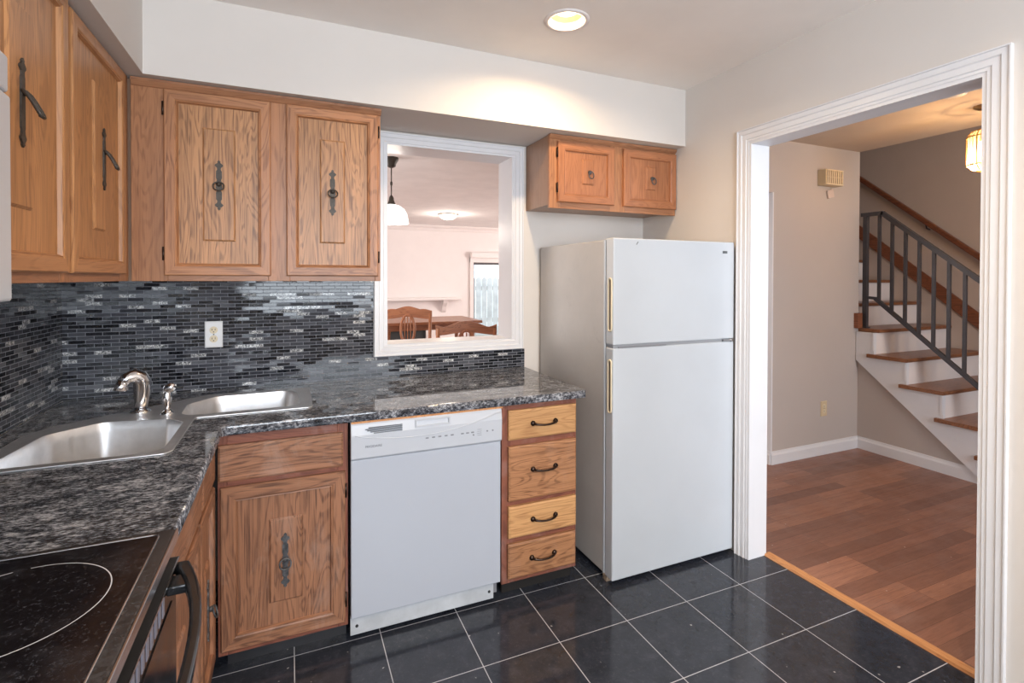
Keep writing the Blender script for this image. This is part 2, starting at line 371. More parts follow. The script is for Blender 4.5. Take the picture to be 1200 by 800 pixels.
def m_lantern():
    m = NT('lantern_ribbed_glass'); t_ = m.n('ShaderNodeBsdfTransparent'); t_.inputs[0].default_value = (1,.93,.80,1)
    d = m.n('ShaderNodeBsdfTranslucent'); d.inputs[0].default_value = (.62,.47,.28,1)
    x = m.n('ShaderNodeMixShader'); tc = m.n('ShaderNodeTexCoord'); gr = m.n('ShaderNodeTexGradient', gradient_type='RADIAL'); m.l(tc.outputs['Object'], gr.inputs[0])
    rib = m.math('SINE', m.math('MULTIPLY', gr.outputs['Fac'], 2*math.pi*24)); f = m.math('MULTIPLY_ADD', rib, .22); m.t.nodes[-1].inputs[2].default_value = .36
    m.l(f, x.inputs[0]); m.l(t_.outputs[0], x.inputs[1]); m.l(d.outputs[0], x.inputs[2]); m.l(x.outputs[0], m.out.inputs[0])
    return m.m
LGLASS = m_lantern(); BRASS = plain('antique_brass', (.55,.36,.16), .3, 1, .1)
FENCEM = plain('weathered_fence', (.72,.72,.70), .8, var=.15, vs=4)
FIREM = plain('white_brick_paint', (.80,.72,.69), .8, var=.03)
BAFFLE = plain('downlight_baffle', (.75,.52,.32), .4, var=.02)

# ------------------------------------------------------------------ the setting
W = 2.092; HX = 2.207; BW = 2.69; LW = -.875; CZ = 2.484; SZ = 2.162; KY = -2.05
struct('floor', MB().box(LW-.1, 2.206, KY, BW+.02, -.05, 0), TILE)
struct('floor_hall', MB().box(2.206, 5.45, -1.45, 2.74, -.05, 0).box(2.206, 3.33, 2.74, 2.90, -.05, 0), PLANKS)
struct('floor_dining', MB().box(-2.1, 7.1, 2.90, 9.6, -.05, 0), PLANKS)
def circ(cx, cy, r, n=40): return [(cx+r*math.cos(2*math.pi*k/n), cy+r*math.sin(2*math.pi*k/n)) for k in range(n)]
LAMPS = [(1.070, 1.887), (1.070, .30), (.15, -.9)]
o = tri_fill('ceiling', [(LW-.1,KY-.1),(W,KY-.1),(W,BW+.1),(LW-.1,BW+.1)], [circ(x, y, .0745) for x, y in LAMPS], CZ, CZ+.08, [CEILP]); o['kind'] = 'structure'
struct('wall_left', MB().box(LW-.1, LW, KY-.1, BW+.2, 0, CZ), WALLP)
# back wall with the pass-through
PX0, PX1, PZ0, PZ1 = .452, 1.180, 1.053, 2.095; PB = 2.885
struct('wall_back', MB().box(LW, PX0, BW, PB, 0, CZ).box(PX1, 2.207, BW, PB, 0, CZ).box(PX0, PX1, BW, PB, 0, PZ0-.012).box(PX0, PX1, BW, PB, PZ1+.012, CZ), WALLP)
jm = MB().box(PX0, PX0+.012, BW-.004, PB+.004, PZ0, PZ1).box(PX1-.012, PX1, BW-.004, PB+.004, PZ0, PZ1).box(PX0, PX1, BW-.004, PB+.004, PZ1, PZ1+.012).box(PX0, PX1, BW-.004, PB+.004, PZ0-.012, PZ0)
struct('trim_1', jm, WHITE_TRIM)
# rear kitchen wall with an added, unseen window (behind the camera)
struct('wall_front', MB().box(LW, -.55, KY-.1, KY, 0, CZ).box(1.45, W, KY-.1, KY, 0, CZ).box(-.55, 1.45, KY-.1, KY, 0, .98).box(-.55, 1.45, KY-.1, KY, 2.26, CZ), WALLP)
wf = MB()
wf.box(-.55, -.50, KY-.08, KY+.01, .98, 2.26).box(1.40, 1.45, KY-.08, KY+.01, .98, 2.26).box(-.5, 1.4, KY-.08, KY+.01, .98, 1.03).box(-.5, 1.4, KY-.08, KY+.01, 2.21, 2.26).box(.42, .48, KY-.08, KY+.01, 1.03, 2.21)
struct('added_window', wf, WHITE_TRIM)  # unseen window, added together with the daylight lamp in front of it
# right wall with doorway
DY0, DY1, DZ = .914, 1.857, 2.079
struct('wall_right', MB().box(W, HX, KY-.1, DY0, 0, CZ).box(W, HX, DY1, BW, 0, CZ).box(W, HX, DY0, DY1, DZ, CZ), [WALLP])
# soffits
struct('ceiling_soffit', MB().prism([(LW, KY), (-.503, KY), (-.503, 2.307), (W, 2.307), (W, BW), (LW, BW)], 'z', SZ, CZ), WALLP)
# casings: stepped profile
def casing(name, x0, x1, z0, z1, y, wd, mat, bottom=True, d=.018, parent=None, rot=0, loc=(0,0,0)):
    """inner opening x0..x1, z0..z1; outer larger by wd; local frame facing -y"""
    prof = [(1.0, 0), (1.0, d), (.93, d), (.90, d*.72), (.62, d*.80), (.55, d*.52), (.22, d*.60), (.16, d*.36), (.0, d*.42), (0, 0)]
    mb = MB()
    if bottom:
        L = []
        for k, h in prof: L.append((x0-wd*k, x1+wd*k, z0-wd*k, z1+wd*k, y-h))
        mb.rings(L, cap=False)
    else:
        vs = []
        for k, h in prof:
            vs.append([mb.bm.verts.new(p) for p in ((x0-wd*k, y-h, z0), (x0-wd*k, y-h, z1+wd*k), (x1+wd*k, y-h, z1+wd*k), (x1+wd*k, y-h, z0))])
        for a, b in zip(vs, vs[1:]):
            for i in range(3): mb.bm.faces.new((a[i], a[i+1], b[i+1], b[i]))
        for i in (0, 3): mb.bm.faces.new([v[i] for v in vs])
    return struct(name, mb, mat, loc=loc, rot=(0,0,rot))
casing('trim_2', PX0+.004, PX1-.004, PZ0+.003, PZ1-.003, BW, .060, WHITE_TRIM)
# doorway casing: local x -> world y (rotated +90 => local -y faces +x) ; need facing -x: rotate -90: local x -> -y world, local -y -> -x
casing('trim_3', -DY1, -DY0, 0, DZ, W, .064, WHITE_TRIM, bottom=False, rot=-R90)
casing('trim_4', DY0, DY1, 0, DZ, -HX, .064, WHITE_TRIM, bottom=False, rot=R90)
struct('trim_5', MB().box(W-.004, HX+.004, DY1-.014, DY1+.0, 0, DZ-.014).box(W-.004, HX+.004, DY0, DY0+.014, 0, DZ-.014).box(W-.004, HX+.004, DY0, DY1, DZ-.014, DZ), WHITE_TRIM)
o = MB().prism([(2.198,0),(2.246,0),(2.240,.010),(2.228,.013),(2.204,.010)], 'y', DY0+.014, DY1-.014).build('threshold_strip', THRESH)
tag(o, 'light oak threshold strip on the floor between black tile and hardwood', 'threshold')
# hall shell
HZ = 2.45; HY = 2.735; HC = 4.33; HO = 3.33
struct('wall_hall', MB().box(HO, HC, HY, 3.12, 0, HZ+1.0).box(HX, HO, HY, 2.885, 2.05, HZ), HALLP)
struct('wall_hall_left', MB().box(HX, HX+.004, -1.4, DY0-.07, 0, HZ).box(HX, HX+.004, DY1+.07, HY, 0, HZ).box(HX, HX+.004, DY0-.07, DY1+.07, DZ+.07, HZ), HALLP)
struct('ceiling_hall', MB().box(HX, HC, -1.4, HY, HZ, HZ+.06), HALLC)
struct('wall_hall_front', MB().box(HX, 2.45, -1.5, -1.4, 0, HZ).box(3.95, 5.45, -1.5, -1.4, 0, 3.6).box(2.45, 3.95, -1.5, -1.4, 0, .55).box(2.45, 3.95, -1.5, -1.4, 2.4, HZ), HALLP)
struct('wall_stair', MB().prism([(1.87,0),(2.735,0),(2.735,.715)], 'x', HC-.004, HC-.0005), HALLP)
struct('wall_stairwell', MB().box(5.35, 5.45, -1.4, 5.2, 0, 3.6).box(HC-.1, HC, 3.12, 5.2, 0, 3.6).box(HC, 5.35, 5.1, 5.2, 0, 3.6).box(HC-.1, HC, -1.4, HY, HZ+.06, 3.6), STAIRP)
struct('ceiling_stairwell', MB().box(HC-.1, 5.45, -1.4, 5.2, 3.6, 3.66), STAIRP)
# base boards
def bbprof(h=.098, d=.014): return [(0,0),(d,0),(d,h*.72),(d*.55,h*.86),(d*.4,h),(0,h)]
struct('baseboard_hall', MB().prism([(HY-a, z) for a, z in bbprof()], 'x', HO-.014, HC-.004), WHITE_TRIM)
struct('baseboard_stair', MB().prism([(HC-.004-a, z) for a, z in bbprof()], 'y', 1.86, HY-.0), WHITE_TRIM)
struct('trim_6', MB().box(HO-.012, HO, HY-.004, 3.12, 0, 2.05).prism([(HO-.012-a, z) for a, z in bbprof()], 'y', HY-.004, 3.12), WHITE_TRIM)
# dining room / living room shell
struct('wall_dining_far', MB().box(-2.1, 3.30, 9.5, 9.6, 0, 2.40).box(4.20, 7.1, 9.5, 9.6, 0, 2.40).box(3.30, 4.20, 9.5, 9.6, 0, .10).box(3.30, 4.20, 9.5, 9.6, 1.71, 2.40), DINP)
struct('wall_dining_left', MB().box(-2.1, -2.0, PB, 9.5, 0, 2.40), DINP); struct('wall_dining_right', MB().box(7.0, 7.1, PB, 9.5, 0, 2.40), DINP)
struct('wall_dining_near', MB().box(-2.0, LW-.1, PB-.05, PB, 0, 2.40).box(-2.0, PX0, PB, PB+.008, 0, 2.4).box(PX1, HX+.1, PB, PB+.008, 0, 2.4).box(5.45, 7.0, PB-.05, PB, 0, 2.4), DINP)
struct('ceiling_dining', MB().box(-2.1, HC-.1, PB, 9.6, 2.40, 2.46).box(HC-.1, 7.1, 5.2, 9.6, 2.40, 2.46).box(5.45, 7.1, PB, 5.2, 2.40, 2.46), DINC)
struct('trim_7', MB().prism([(9.5,2.40),(9.42,2.40),(9.43,2.375),(9.47,2.345),(9.488,2.30),(9.5,2.295)], 'x', -2.0, 7.0), WHITE_TRIM2)
wn = MB()
wn.box(3.23, 3.30, 9.47, 9.5, .03, 1.80).box(4.20, 4.27, 9.47, 9.5, .03, 1.80).box(3.23, 4.27, 9.46, 9.5, 1.71, 1.80)
wo = struct('window_2', wn, WHITE_TRIM2)
MB().box(3.30, 3.325, 9.51, 9.55, .10, 1.71).box(4.175, 4.20, 9.51, 9.55, .10, 1.71).box(3.325, 4.175, 9.51, 9.55, 1.665, 1.71).box(3.325, 4.175, 9.51, 9.55, .10, .14).build('window_frame', plain('bronze_window_frame', (.10,.09,.09), .4), wo)
MB().box(3.325, 4.175, 9.528, 9.534, .14, 1.665).build('window_pane', PANE, wo)
o = MB().box(3.235, 4.3, 9.40, 9.5, 1.80, 1.905).build('blind_valance', WHITE_TRIM2, bevel=.006); tag(o, 'white blind headrail box over the far living room window', 'valance')
fe = MB()
for i in range(22): 
    x = 2.6+i*.15; fe.prism([(x,0),(x+.135,0),(x+.135,1.38),(x+.0675,1.43),(x,1.38)], 'y', 12.0, 12.02)
fe.box(2.6, 5.9, 12.02, 12.06, .3, .4).box(2.6, 5.9, 12.02, 12.06, 1.1, 1.2)
o = fe.build('picket_fence', FENCEM); tag(o, 'pale board fence outside the far window', 'fence')
struct('floor_outside', MB().box(0, 8, 9.6, 14, -.06, -.01), plain('pale_ground', (.5,.5,.45), .9))

# ------------------------------------------------------------------ backsplash
o = struct('wall_backsplash_back', MB().box(LW, 1.247, BW-.008, BW, .887, 1.0), MOSAIC_B)
o.data.clear_geometry(); bm = bmesh.new()
m_ = MB(); m_.box(LW+.006, .392, BW-.008, BW, .887, 1.388).box(.392, 1.247, BW-.008, BW, .887, .993); m_.bm.to_mesh(o.data); m_.bm.free(); bm.free(); o.data.materials.clear(); o.data.materials.append(MOSAIC_B)
struct('wall_backsplash_left', MB().box(LW, LW+.008, .30, BW-.0, .887, 1.392), MOSAIC_L)

# ------------------------------------------------------------------ cabinet hardware
def handle_mb(h=.20, wd=.030, bail='ring', lift=.0):
    """plate centred at x=0, z=0, facing -y, plate back at y=0"""
    mb = MB(); s = h/.20
    prof = [(0,.100),(.006,.094),(.004,.090),(.014,.082),(.015,.078),(.007,.070),(.006,.062),(.010,.056),(.0105,.030),(.007,.020),(.011,.010),(.011,-.010),(.007,-.020),(.0105,-.030),(.010,-.056),(.006,-.062),(.007,-.070),(.015,-.078),(.014,-.082),(.004,-.090),(.006,-.094),(0,-.100)]
    R = [(x*wd/.030, z*s) for x, z in prof]; L = [(-x, z) for x, z in reversed(R[1:-1])]
    mb.prism(R+L, 'y', -.0035, 0)
    mb.lathe([(.001,-.016),(.007,-.014),(.0095,-.009),(.007,-.0035)], (0,0,.004), 12, axis='y')
    pts = []
    for k in range(18):
        a = 2*math.pi*k/18
        x = .019*math.cos(a); z = -.004+.015*math.sin(a)
        pts.append((x, -.015-.006*(1-math.sin(a)), z-(.004 if a > math.pi else 0)))
    mb.tube(pts, .0030, 8, closed=True)
    return mb
def bail_handle_mb(h=.20):
    """plate with a long drop handle that stands off the door"""
    mb = MB(); s = h/.20
    prof = [(0,.100),(.006,.094),(.004,.090),(.013,.082),(.014,.078),(.006,.070),(.006,.062),(.008,.056),(.0085,-.056),(.006,-.062),(.007,-.070),(.013,-.078),(.012,-.082),(.004,-.090),(.006,-.094),(0,-.100)]
    R = [(x, z*s) for x, z in prof]; L = [(-x, z) for x, z in reversed(R[1:-1])]
    mb.prism(R+L, 'y', -.0045, 0)
    mb.lathe([(.001,-.013),(.006,-.012),(.007,-.004)], (0,0,.022), 10, axis='y')
    pts = [(0,-.006,.026),(0,-.014,.018),(0,-.022,.005),(0,-.029,-.009),(0,-.035,-.021),(0,-.037,-.027)]
    mb.tube([(x+.008, y, z) for x, y, z in pts]+[(x-.008, y, z) for x, y, z in reversed(pts)], .0046, 8, closed=True)
    return mb
def ring_handle_mb():
    mb = MB()
    mb.lathe([(.001,-.010),(.008,-.009),(.011,-.004),(.012,0)], (0,0,.012), 14, axis='y')
    pts = [(.016*math.cos(2*math.pi*k/18), -.012-.008*(1-math.sin(2*math.pi*k/18))/2, -.004+.020*math.sin(2*math.pi*k/18)) for k in range(18)]
    mb.tube(pts, .0028, 8, closed=True)
    return mb
def pull_mb(wd=.128):
    mb = MB(); h = wd/2
    pts = []; rs = []
    for k in range(15):
        t = -1+2*k/14; pts.append((h*.86*t, -.006-.020*(1-t*t)**.5 if abs(t) < 1 else -.005, -.006*(1-t*t))); rs.append(.0042+.0022*abs(t)**3)
    mb.tube(pts, rs, 8)
    for s in (-1, 1):
        mb.lathe([(.012,0),(.012,-.004),(.008,-.009),(.003,-.011)], (s*h*.88,0,0), 12, axis='y')
    return mb
def hinge_mb(s=1):
    mb = MB().box(-.004, .004, -.010, .0, -.024, .024)
    mb.tube([(0,-.011,-.026),(0,-.011,.026)], .0042, 8)
    return mb
def door(root, x0, x1, z0, z1, mats, plaque, handle, yf, hinge_side=None, hmat=None, t=.018, rail=.048, rec=.012):
    """raised panel door in the thing's local frame, facing -y, back at y=yf"""
    y1 = yf-t
    e = .004
    ix0, ix1, iz0, iz1 = x0+rail, x1-rail, z0+rail, z1-rail
    mb = MB()
    mb.rings([(x0,x1,z0,z1,yf),(x0,x1,z0,z1,y1+e),(x0+e,x1-e,z0+e,z1-e,y1),(ix0-.012,ix1+.012,iz0-.012,iz1+.012,y1),(ix0-.007,ix1+.007,iz0-.007,iz1+.007,y1+.003),(ix0-.004,ix1+.004,iz0-.004,iz1+.004,y1+.002),(ix0,ix1,iz0,iz1,y1+rec)], mi_v=0, mi_h=1, mi_cap=2, cap0=True)
    d = mb.build('door', mats, root)
    if plaque:
        px0, px1, pz0, pz1 = plaque; yb = y1+rec
        MB().rings([(px0,px1,pz0,pz1,yb+.001),(px0,px1,pz0,pz1,yb-.001),(px0+.006,px1-.006,pz0+.006,pz1-.006,yb-.0065)], mi_v=0, cap0=True).build('raised_panel', mats[2], d)
        px, pz = (px0+px1)/2, (pz0+pz1)/2
        if handle:
            kind, hz, hx = handle
            mbh = {'plate': handle_mb, 'bail': bail_handle_mb, 'ring': ring_handle_mb}[kind]()
            mbh.build('handle', hmat or PEWTER, d, loc=((hx if hx is not None else px), yb-.0065, (hz if hz is not None else pz)))
    if hinge_side is not None:
        hx = x0-.002 if hinge_side == 'l' else x1+.002
        for hz in (z0+.085 if z1-z0 > .5 else z0+.075, z1-.075 if z1-z0 > .5 else z1-.06):
            hinge_mb().build('hinge', BRONZE, d, loc=(hx, yf-.002, hz))
    return d
def face_frame(root, x0, x1, z0, z1, ybk, yf, stiles, rails, mats, name='face_frame'):
    """stiles: list of (a,b) x-ranges full height; rails: list of (a,b,c,d) x and z ranges"""
    mb = MB()
    for a, b in stiles: mb.box(a, b, yf, ybk, z0, z1, 0)
    for a, b, c, d in rails: mb.box(a, b, yf+.0004, ybk, c, d, 1)
    return mb.build(name, mats, root, bevel=.0015)

# ---- upper cabinets, back wall (local == world)
UF = 2.358   # face frame front
up = thing('wall_cabinet', 'oak wall cabinet with two raised-panel doors above the sink counter and outlet', 'cabinet', (0,0,0))
MB().box(LW+.003, .372, UF+.018, BW-.003, 1.386, SZ-.003).build('body', [OAKS], up)
face_frame(up, 0, 0, 1.386, SZ-.003, UF+.019, UF, [(-.553,-.436),(-.082,0.0),(.352,.376)], [(-.436,-.082,1.386,1.43),(-.436,-.082,2.115,SZ-.003),(0,.352,1.386,1.43),(0,.352,2.115,SZ-.003)], [OAKF_V, OAKF_H])
MB().prism([(UF,SZ-.003),(UF-.016,SZ-.003),(UF-.016,SZ-.012),(UF-.004,SZ-.030),(UF,SZ-.032)], 'x', -.550, .378).build('top_moulding', OAKF_H, up)
for x0, x1, pl, hs in ((-.446,-.072,(-.317,-.202,1.546,1.995),'l'), (-.013,.364,(.119,.222,1.550,1.997),'r')):
    door(up, x0, x1, 1.408, 2.128, [OAKR_V, OAKR_H, OAK_V], pl, ('plate', 1.769, (pl[0]+pl[1])/2), UF, hs)
# ---- upper cabinets, left wall: local x = world y, facing +x   (rot +90; origin (-.562? ,0))
LF = -.562
ul = thing('wall_cabinet', 'oak wall cabinet on the left wall beside the white microwave', 'cabinet', (LF,0,0), R90)
# local frame: world = (LF - ly, lx): face at ly=0 ; back wall at ly = LF-LW -> +.313
MB().box(1.235, UF-.004, .018, LF-LW-.003, 1.386, SZ-.003).build('body', [OAKS], ul)
face_frame(ul, 0, 0, 1.386, SZ-.003, .019, 0, [(1.235,1.27),(1.725,1.785),(2.245,UF-.003)], [(1.27,1.725,1.386,1.43),(1.27,1.725,2.12,SZ-.003),(1.785,2.245,1.386,1.43),(1.785,2.245,2.12,SZ-.003)], [OAKF_V, OAKF_H])
door(ul, 1.250, 1.742, 1.412, 2.150, [OAKM_V, OAKM_H, OAKM_V], (1.43,1.545,1.555,2.010), ('bail', 1.79, 1.487), 0)
door(ul, 1.768, 2.262, 1.412, 2.138, [OAKM_V, OAKM_H, OAKM_V], (1.955,2.055,1.548,2.008), ('bail', 1.780, 2.035), 0)
# cabinet over the microwave (mostly above the frame)
um = thing('wall_cabinet', 'short oak cabinet directly above the white microwave', 'cabinet', (LF,0,0), R90)
MB().box(.455, 1.232, .018, LF-LW-.003, 1.800, SZ-.003).build('body', [OAKS], um)
face_frame(um, 0, 0, 1.800, SZ-.003, .019, 0, [(.455,.49),(.82,.87),(1.20,1.232)], [(.49,.82,1.800,1.83),(.49,.82,2.12,SZ-.003),(.87,1.20,1.800,1.83),(.87,1.20,2.12,SZ-.003)], [OAKF_V, OAKF_H])
door(um, .475, .835, 1.812, 2.138, [OAK_V, OAK_H, OAK_V], (.62,.69,1.90,2.04), ('ring', 1.97, None), 0)
door(um, .855, 1.217, 1.812, 2.138, [OAK_V, OAK_H, OAK_V], (1.0,1.07,1.90,2.04), ('ring', 1.97, None), 0)
# ---- cabinet over the fridge
F2 = 2.388
cf = thing('wall_cabinet', 'small oak cabinet with two square doors hanging above the fridge', 'cabinet', (0,0,0))
MB().box(1.256, W-.002, F2+.018, BW-.003, 1.790, SZ-.003).build('body', [OAKS], cf, bevel=.001)
face_frame(cf, 0, 0, 1.772, SZ-.003, F2+.019, F2, [(1.252,1.318),(1.632,1.734),(2.072,W-.002)], [(1.318,1.632,1.772,1.826),(1.318,1.632,2.105,SZ-.003),(1.734,2.072,1.772,1.826),(1.734,2.072,2.105,SZ-.003)], [OAKF_V, OAKF_H])
MB().prism([(F2,SZ-.003),(F2-.014,SZ-.003),(F2-.014,SZ-.012),(F2-.004,SZ-.024),(F2,SZ-.026)], 'x', 1.250, W-.002).build('top_moulding', OAKF_H, cf)
RED_V = oak('oak_reddish_vertical', (.40,.165,.077), (.19,.07,.032), 'z', contrast=.6); RED_H = oak('oak_reddish_horizontal', (.40,.165,.077), (.19,.07,.032), 'x', contrast=.6)
door(cf, 1.296, 1.652, 1.805, 2.125, [RED_V, RED_H, RED_V], (1.447,1.518,1.907,2.044), ('ring', 1.962, 1.493), F2, 'l', PEWTER_L)
door(cf, 1.714, 2.086, 1.805, 2.127, [RED_V, RED_H, RED_V], (1.872,1.940,1.908,2.042), ('ring', 1.962, 1.912), F2, None, PEWTER_L)

# ------------------------------------------------------------------ lower cabinets
CT0, CT1 = .852, .887; LFY = 2.046
def slab_front(root, name, x0, x1, z0, z1, yf, mat, t=.019, e=.007, pull=None):
    d = MB().rings([(x0,x1,z0,z1,yf),(x0,x1,z0,z1,yf-t+e*.6),(x0+e,x1-e,z0+e,z1-e,yf-t)], mi_v=0, cap0=True).build(name, mat, root)
    if pull: pull_mb().build('pull_handle', BRONZE, d, loc=((x0+x1)/2+pull[0], yf-t, (z0+z1)/2+pull[1]))
    return d
lb = thing('base_cabinet', 'worn oak sink base cabinet with one door left of the white dishwasher', 'cabinet', (0,0,0))
MB().box(-.232, .190, LFY+.02, BW-.012, .078, .094).box(.174, .190, LFY+.02, BW-.012, .094, .84).box(-.232, .174, BW-.03, BW-.012, .094, .70).build('body', [LOWF_V], lb)
face_frame(lb, 0, 0, .062, CT0-.002, LFY+.019, LFY, [(-.235,-.205),(.165,.203)], [(-.205,.165,.062,.100),(-.205,.165,.655,.695),(-.205,.165,.805,CT0-.002)], [LOWF_V, LOWF_H])
slab_front(lb, 'false_drawer_front', -.232, .184, .684, .812, LFY, LOW_H)
door(lb, -.226, .192, .083, .663, [LOW_V, LOW_H, LOW_V], (-.072,.042,.217,.523), ('plate', .368, -.018), LFY, 'r', PEWTER_L, rail=.055)
MB().box(-.21, .2, 2.090, 2.105, 0, .062).build('toe_kick', plain('toe_kick_black', (.02,.02,.024), .3), lb)
# left run: facing +x
LX = -.256
ll = thing('base_cabinet', 'worn oak base cabinet under the left counter between stove and corner', 'cabinet', (LX,0,0), R90)
MB().box(1.222, LFY-.005, .02, LX-LW-.012, .078, .094).box(1.222, 1.238, .02, LX-LW-.012, .094, .845).box(1.238, LFY-.005, LX-LW-.03, LX-LW-.012, .094, .70).build('body', [LOWF_V], ll)
face_frame(ll, 0, 0, .062, CT0-.002, .019, 0, [(1.222,1.26),(1.69,1.76),(1.985,LFY-.002)], [(1.26,1.69,.062,.10),(1.26,1.69,.655,.715),(1.26,1.69,.815,CT0-.002),(1.76,1.985,.062,.10),(1.76,1.985,.655,.715),(1.76,1.985,.815,CT0-.002)], [LOWF_V, LOWF_H])
slab_front(ll, 'false_drawer_front', 1.235, 1.722, .704, .826, 0, LOW_H); slab_front(ll, 'false_drawer_front', 1.752, 2.008, .704, .826, 0, LOW_H)
door(ll, 1.235, 1.700, .083, .680, [LOW_V, LOW_H, LOW_V], (1.40,1.51,.217,.523), ('plate', .36, None), 0, None, PEWTER_L, rail=.055)
door(ll, 1.722, 2.012, .083, .680, [LOW_V, LOW_H, LOW_V], (1.82,1.92,.190,.480), ('plate', .335, 1.872), 0, None, PEWTER_L, rail=.055)
MB().box(1.24, 2.05, .05, .065, 0, .062).build('toe_kick', DARKIN, ll)
MB().box(1.24, 2.04, -.003, .018, .040, .061).build('raw_wood_strip', THRESH, ll)
# drawer stack
dc = thing('drawer_cabinet', 'oak base cabinet with four drawers between dishwasher and fridge', 'cabinet', (0,0,0))
MB().box(.848, 1.214, LFY+.018, BW-.012, .070, CT0-.002).build('body', [LOWF_V], dc)
face_frame(dc, 0, 0, .062, CT0-.002, LFY+.019, LFY, [(.843,.884),(1.195,1.216)], [(.884,1.195,.062,.10),(.884,1.195,.235,.27),(.884,1.195,.395,.43),(.884,1.195,.66,.70),(.884,1.195,.815,CT0-.002)], [LOWF_V, LOWF_H])
slab_front(dc, 'drawer', .869, 1.207, .694, .824, LFY, DR_GOLD, pull=(.003,0)); slab_front(dc, 'drawer', .870, 1.208, .426, .665, LFY, DR_MID, pull=(.003,.010))
slab_front(dc, 'drawer', .870, 1.208, .264, .402, LFY, DR_GOLD, pull=(.003,.0)); slab_front(dc, 'drawer', .868, 1.206, .086, .238, LFY, DR_MID, pull=(.0,0))
MB().box(.86, 1.21, 2.085, 2.10, 0, .062).build('toe_kick', DARKIN, dc)

# ------------------------------------------------------------------ dishwasher
dw = thing('dishwasher', 'white built-in dishwasher with a vented control panel under the counter', 'dishwasher', (.519,2.03,0))
def L(x): return x-.519
DWY = -.012
MB().box(-.303, .303, .02, .58, .035, .845).build('tub_body', GASKET, dw)
MB().box(-.308, .308, DWY, .018, .094, .702).build('door_panel', APPW, dw, bevel=.003)
# control panel with a scooped handle ledge
pr = [(.018,.704),(-.016,.704),(-.024,.712),(-.026,.800),(-.020,.838),(-.010,.852),(.018,.852)]
cp = MB().prism(pr, 'x', -.309, .309).build('control_panel', APPW2, dw, bevel=.002)
# swoop line under vents/handle
sw = [];
for k in range(25):
    t = k/24; x = L(.225)+t*(.60); z = .800-.034*math.sin(math.pi*min(1,t*1.05))**.8+.03*t*t
    sw.append((x, -.0262, z))
MB().tube(sw, .0016, 6).build('swoop_ridge', APPW2, cp)
vt = MB()
for k in range(5):
    z = .826-.0055*k; a = L(.26)+.012*abs(k-1.2); vt.box(max(a, L(.26)), L(.404), -.0275, -.024, z-.0016, z+.0016)
vt.build('vent', plain('vent_dark', (.12,.13,.15), .6), cp)
MB().rings([(L(.455),L(.60),.806,.836,-.0245),(L(.455),L(.60),.806,.836,-.0285),(L(.462),L(.593),.811,.831,-.0285),(L(.466),L(.589),.815,.829,-.020)], mi_v=0).build('latch_handle', APPW2, cp)
text_mesh('logo', 'FRIGIDAIRE', .0125, GREYT, cp, (L(.262), -.0263, .750), (R90,0,0))
for k in range(5): MB().box(L(.497+.026*k), L(.509+.026*k), -.0272, -.025, .757, .762).build('button', GREYT, cp)
for k in range(3): MB().box(L(.645+.022*k), L(.657+.022*k), -.0272, -.025, .757, .762).build('button', GREYT, cp)
for k in range(4): MB().box(L(.716), L(.735), -.0268, -.025, .744+.008*k, .7452+.008*k).build('indicator_mark', GREYT, cp)
for x, z in ((.699,.748),(.760,.758),(.785,.758)): MB().lathe([(.0035,-.0275),(.0035,-.025)], (L(x),0,z), 10, axis='y').build('indicator_light', GREYT, cp)
kp = MB().box(-.309, .282, .004, .016, .022, .092).build('kick_plate', plain('scuffed_white', (.50,.525,.56), .4, var=.12, vs=14), dw, bevel=.001)
for x in (-.285, .262): MB().lathe([(.006,.002),(.006,.0055)], (x,0,.055), 10, axis='y').build('screw', BLACKM, kp)
MB().box(-.3, .3, .06, .075, 0, .035).build('base_foot', BLACKM, dw)

# ------------------------------------------------------------------ countertop with sink cut-outs
CXE, CYE = -.216, 2.008; CR_ = 1.250
outer = round_poly([(CXE,1.2165),(CXE,CYE),(CR_,CYE),(CR_,BW-.009),(LW+.009,BW-.009),(LW+.009,1.2165)], [0,.02,.012,0,0,0])
bowlA = [(-.752,1.778),(-.346,1.778),(-.346,2.108),(-.398,2.172),(-.600,2.212),(-.726,2.100)]
bowlB = [(-.372,2.203),(.040,2.203),(.022,2.512),(-.290,2.500),(-.378,2.390)]
rA = [.045,.045,.03,.03,.06,.07]; rB = [.05,.05,.06,.07,.06]
hA = round_poly(bowlA, rA); hB = round_poly(bowlB, rB)
def grow(p, s):
    cx = sum(a for a, b in p)/len(p); cy = sum(b for a, b in p)/len(p)
    out = []
    for a, b in p:
        v = Vector((a-cx, b-cy)); k = (v.length+s)/v.length; out.append((cx+v.x*k, cy+v.y*k))
    return out
ct = tri_fill('countertop', outer, [grow(hA, .012), grow(hB, .010)], CT0, CT1, [GRANITE], bevel=.004)
tag(ct, 'L-shaped polished black and grey granite countertop', 'countertop')
# strip left of stove is not in view; raw wood strip under the counter above the dishwasher
o = MB().box(.212, .834, 2.014, 2.04, .8437, .8515).build('mounting_strip', THRESH); o.parent = dw; o.location = (-.519,-2.03,0)
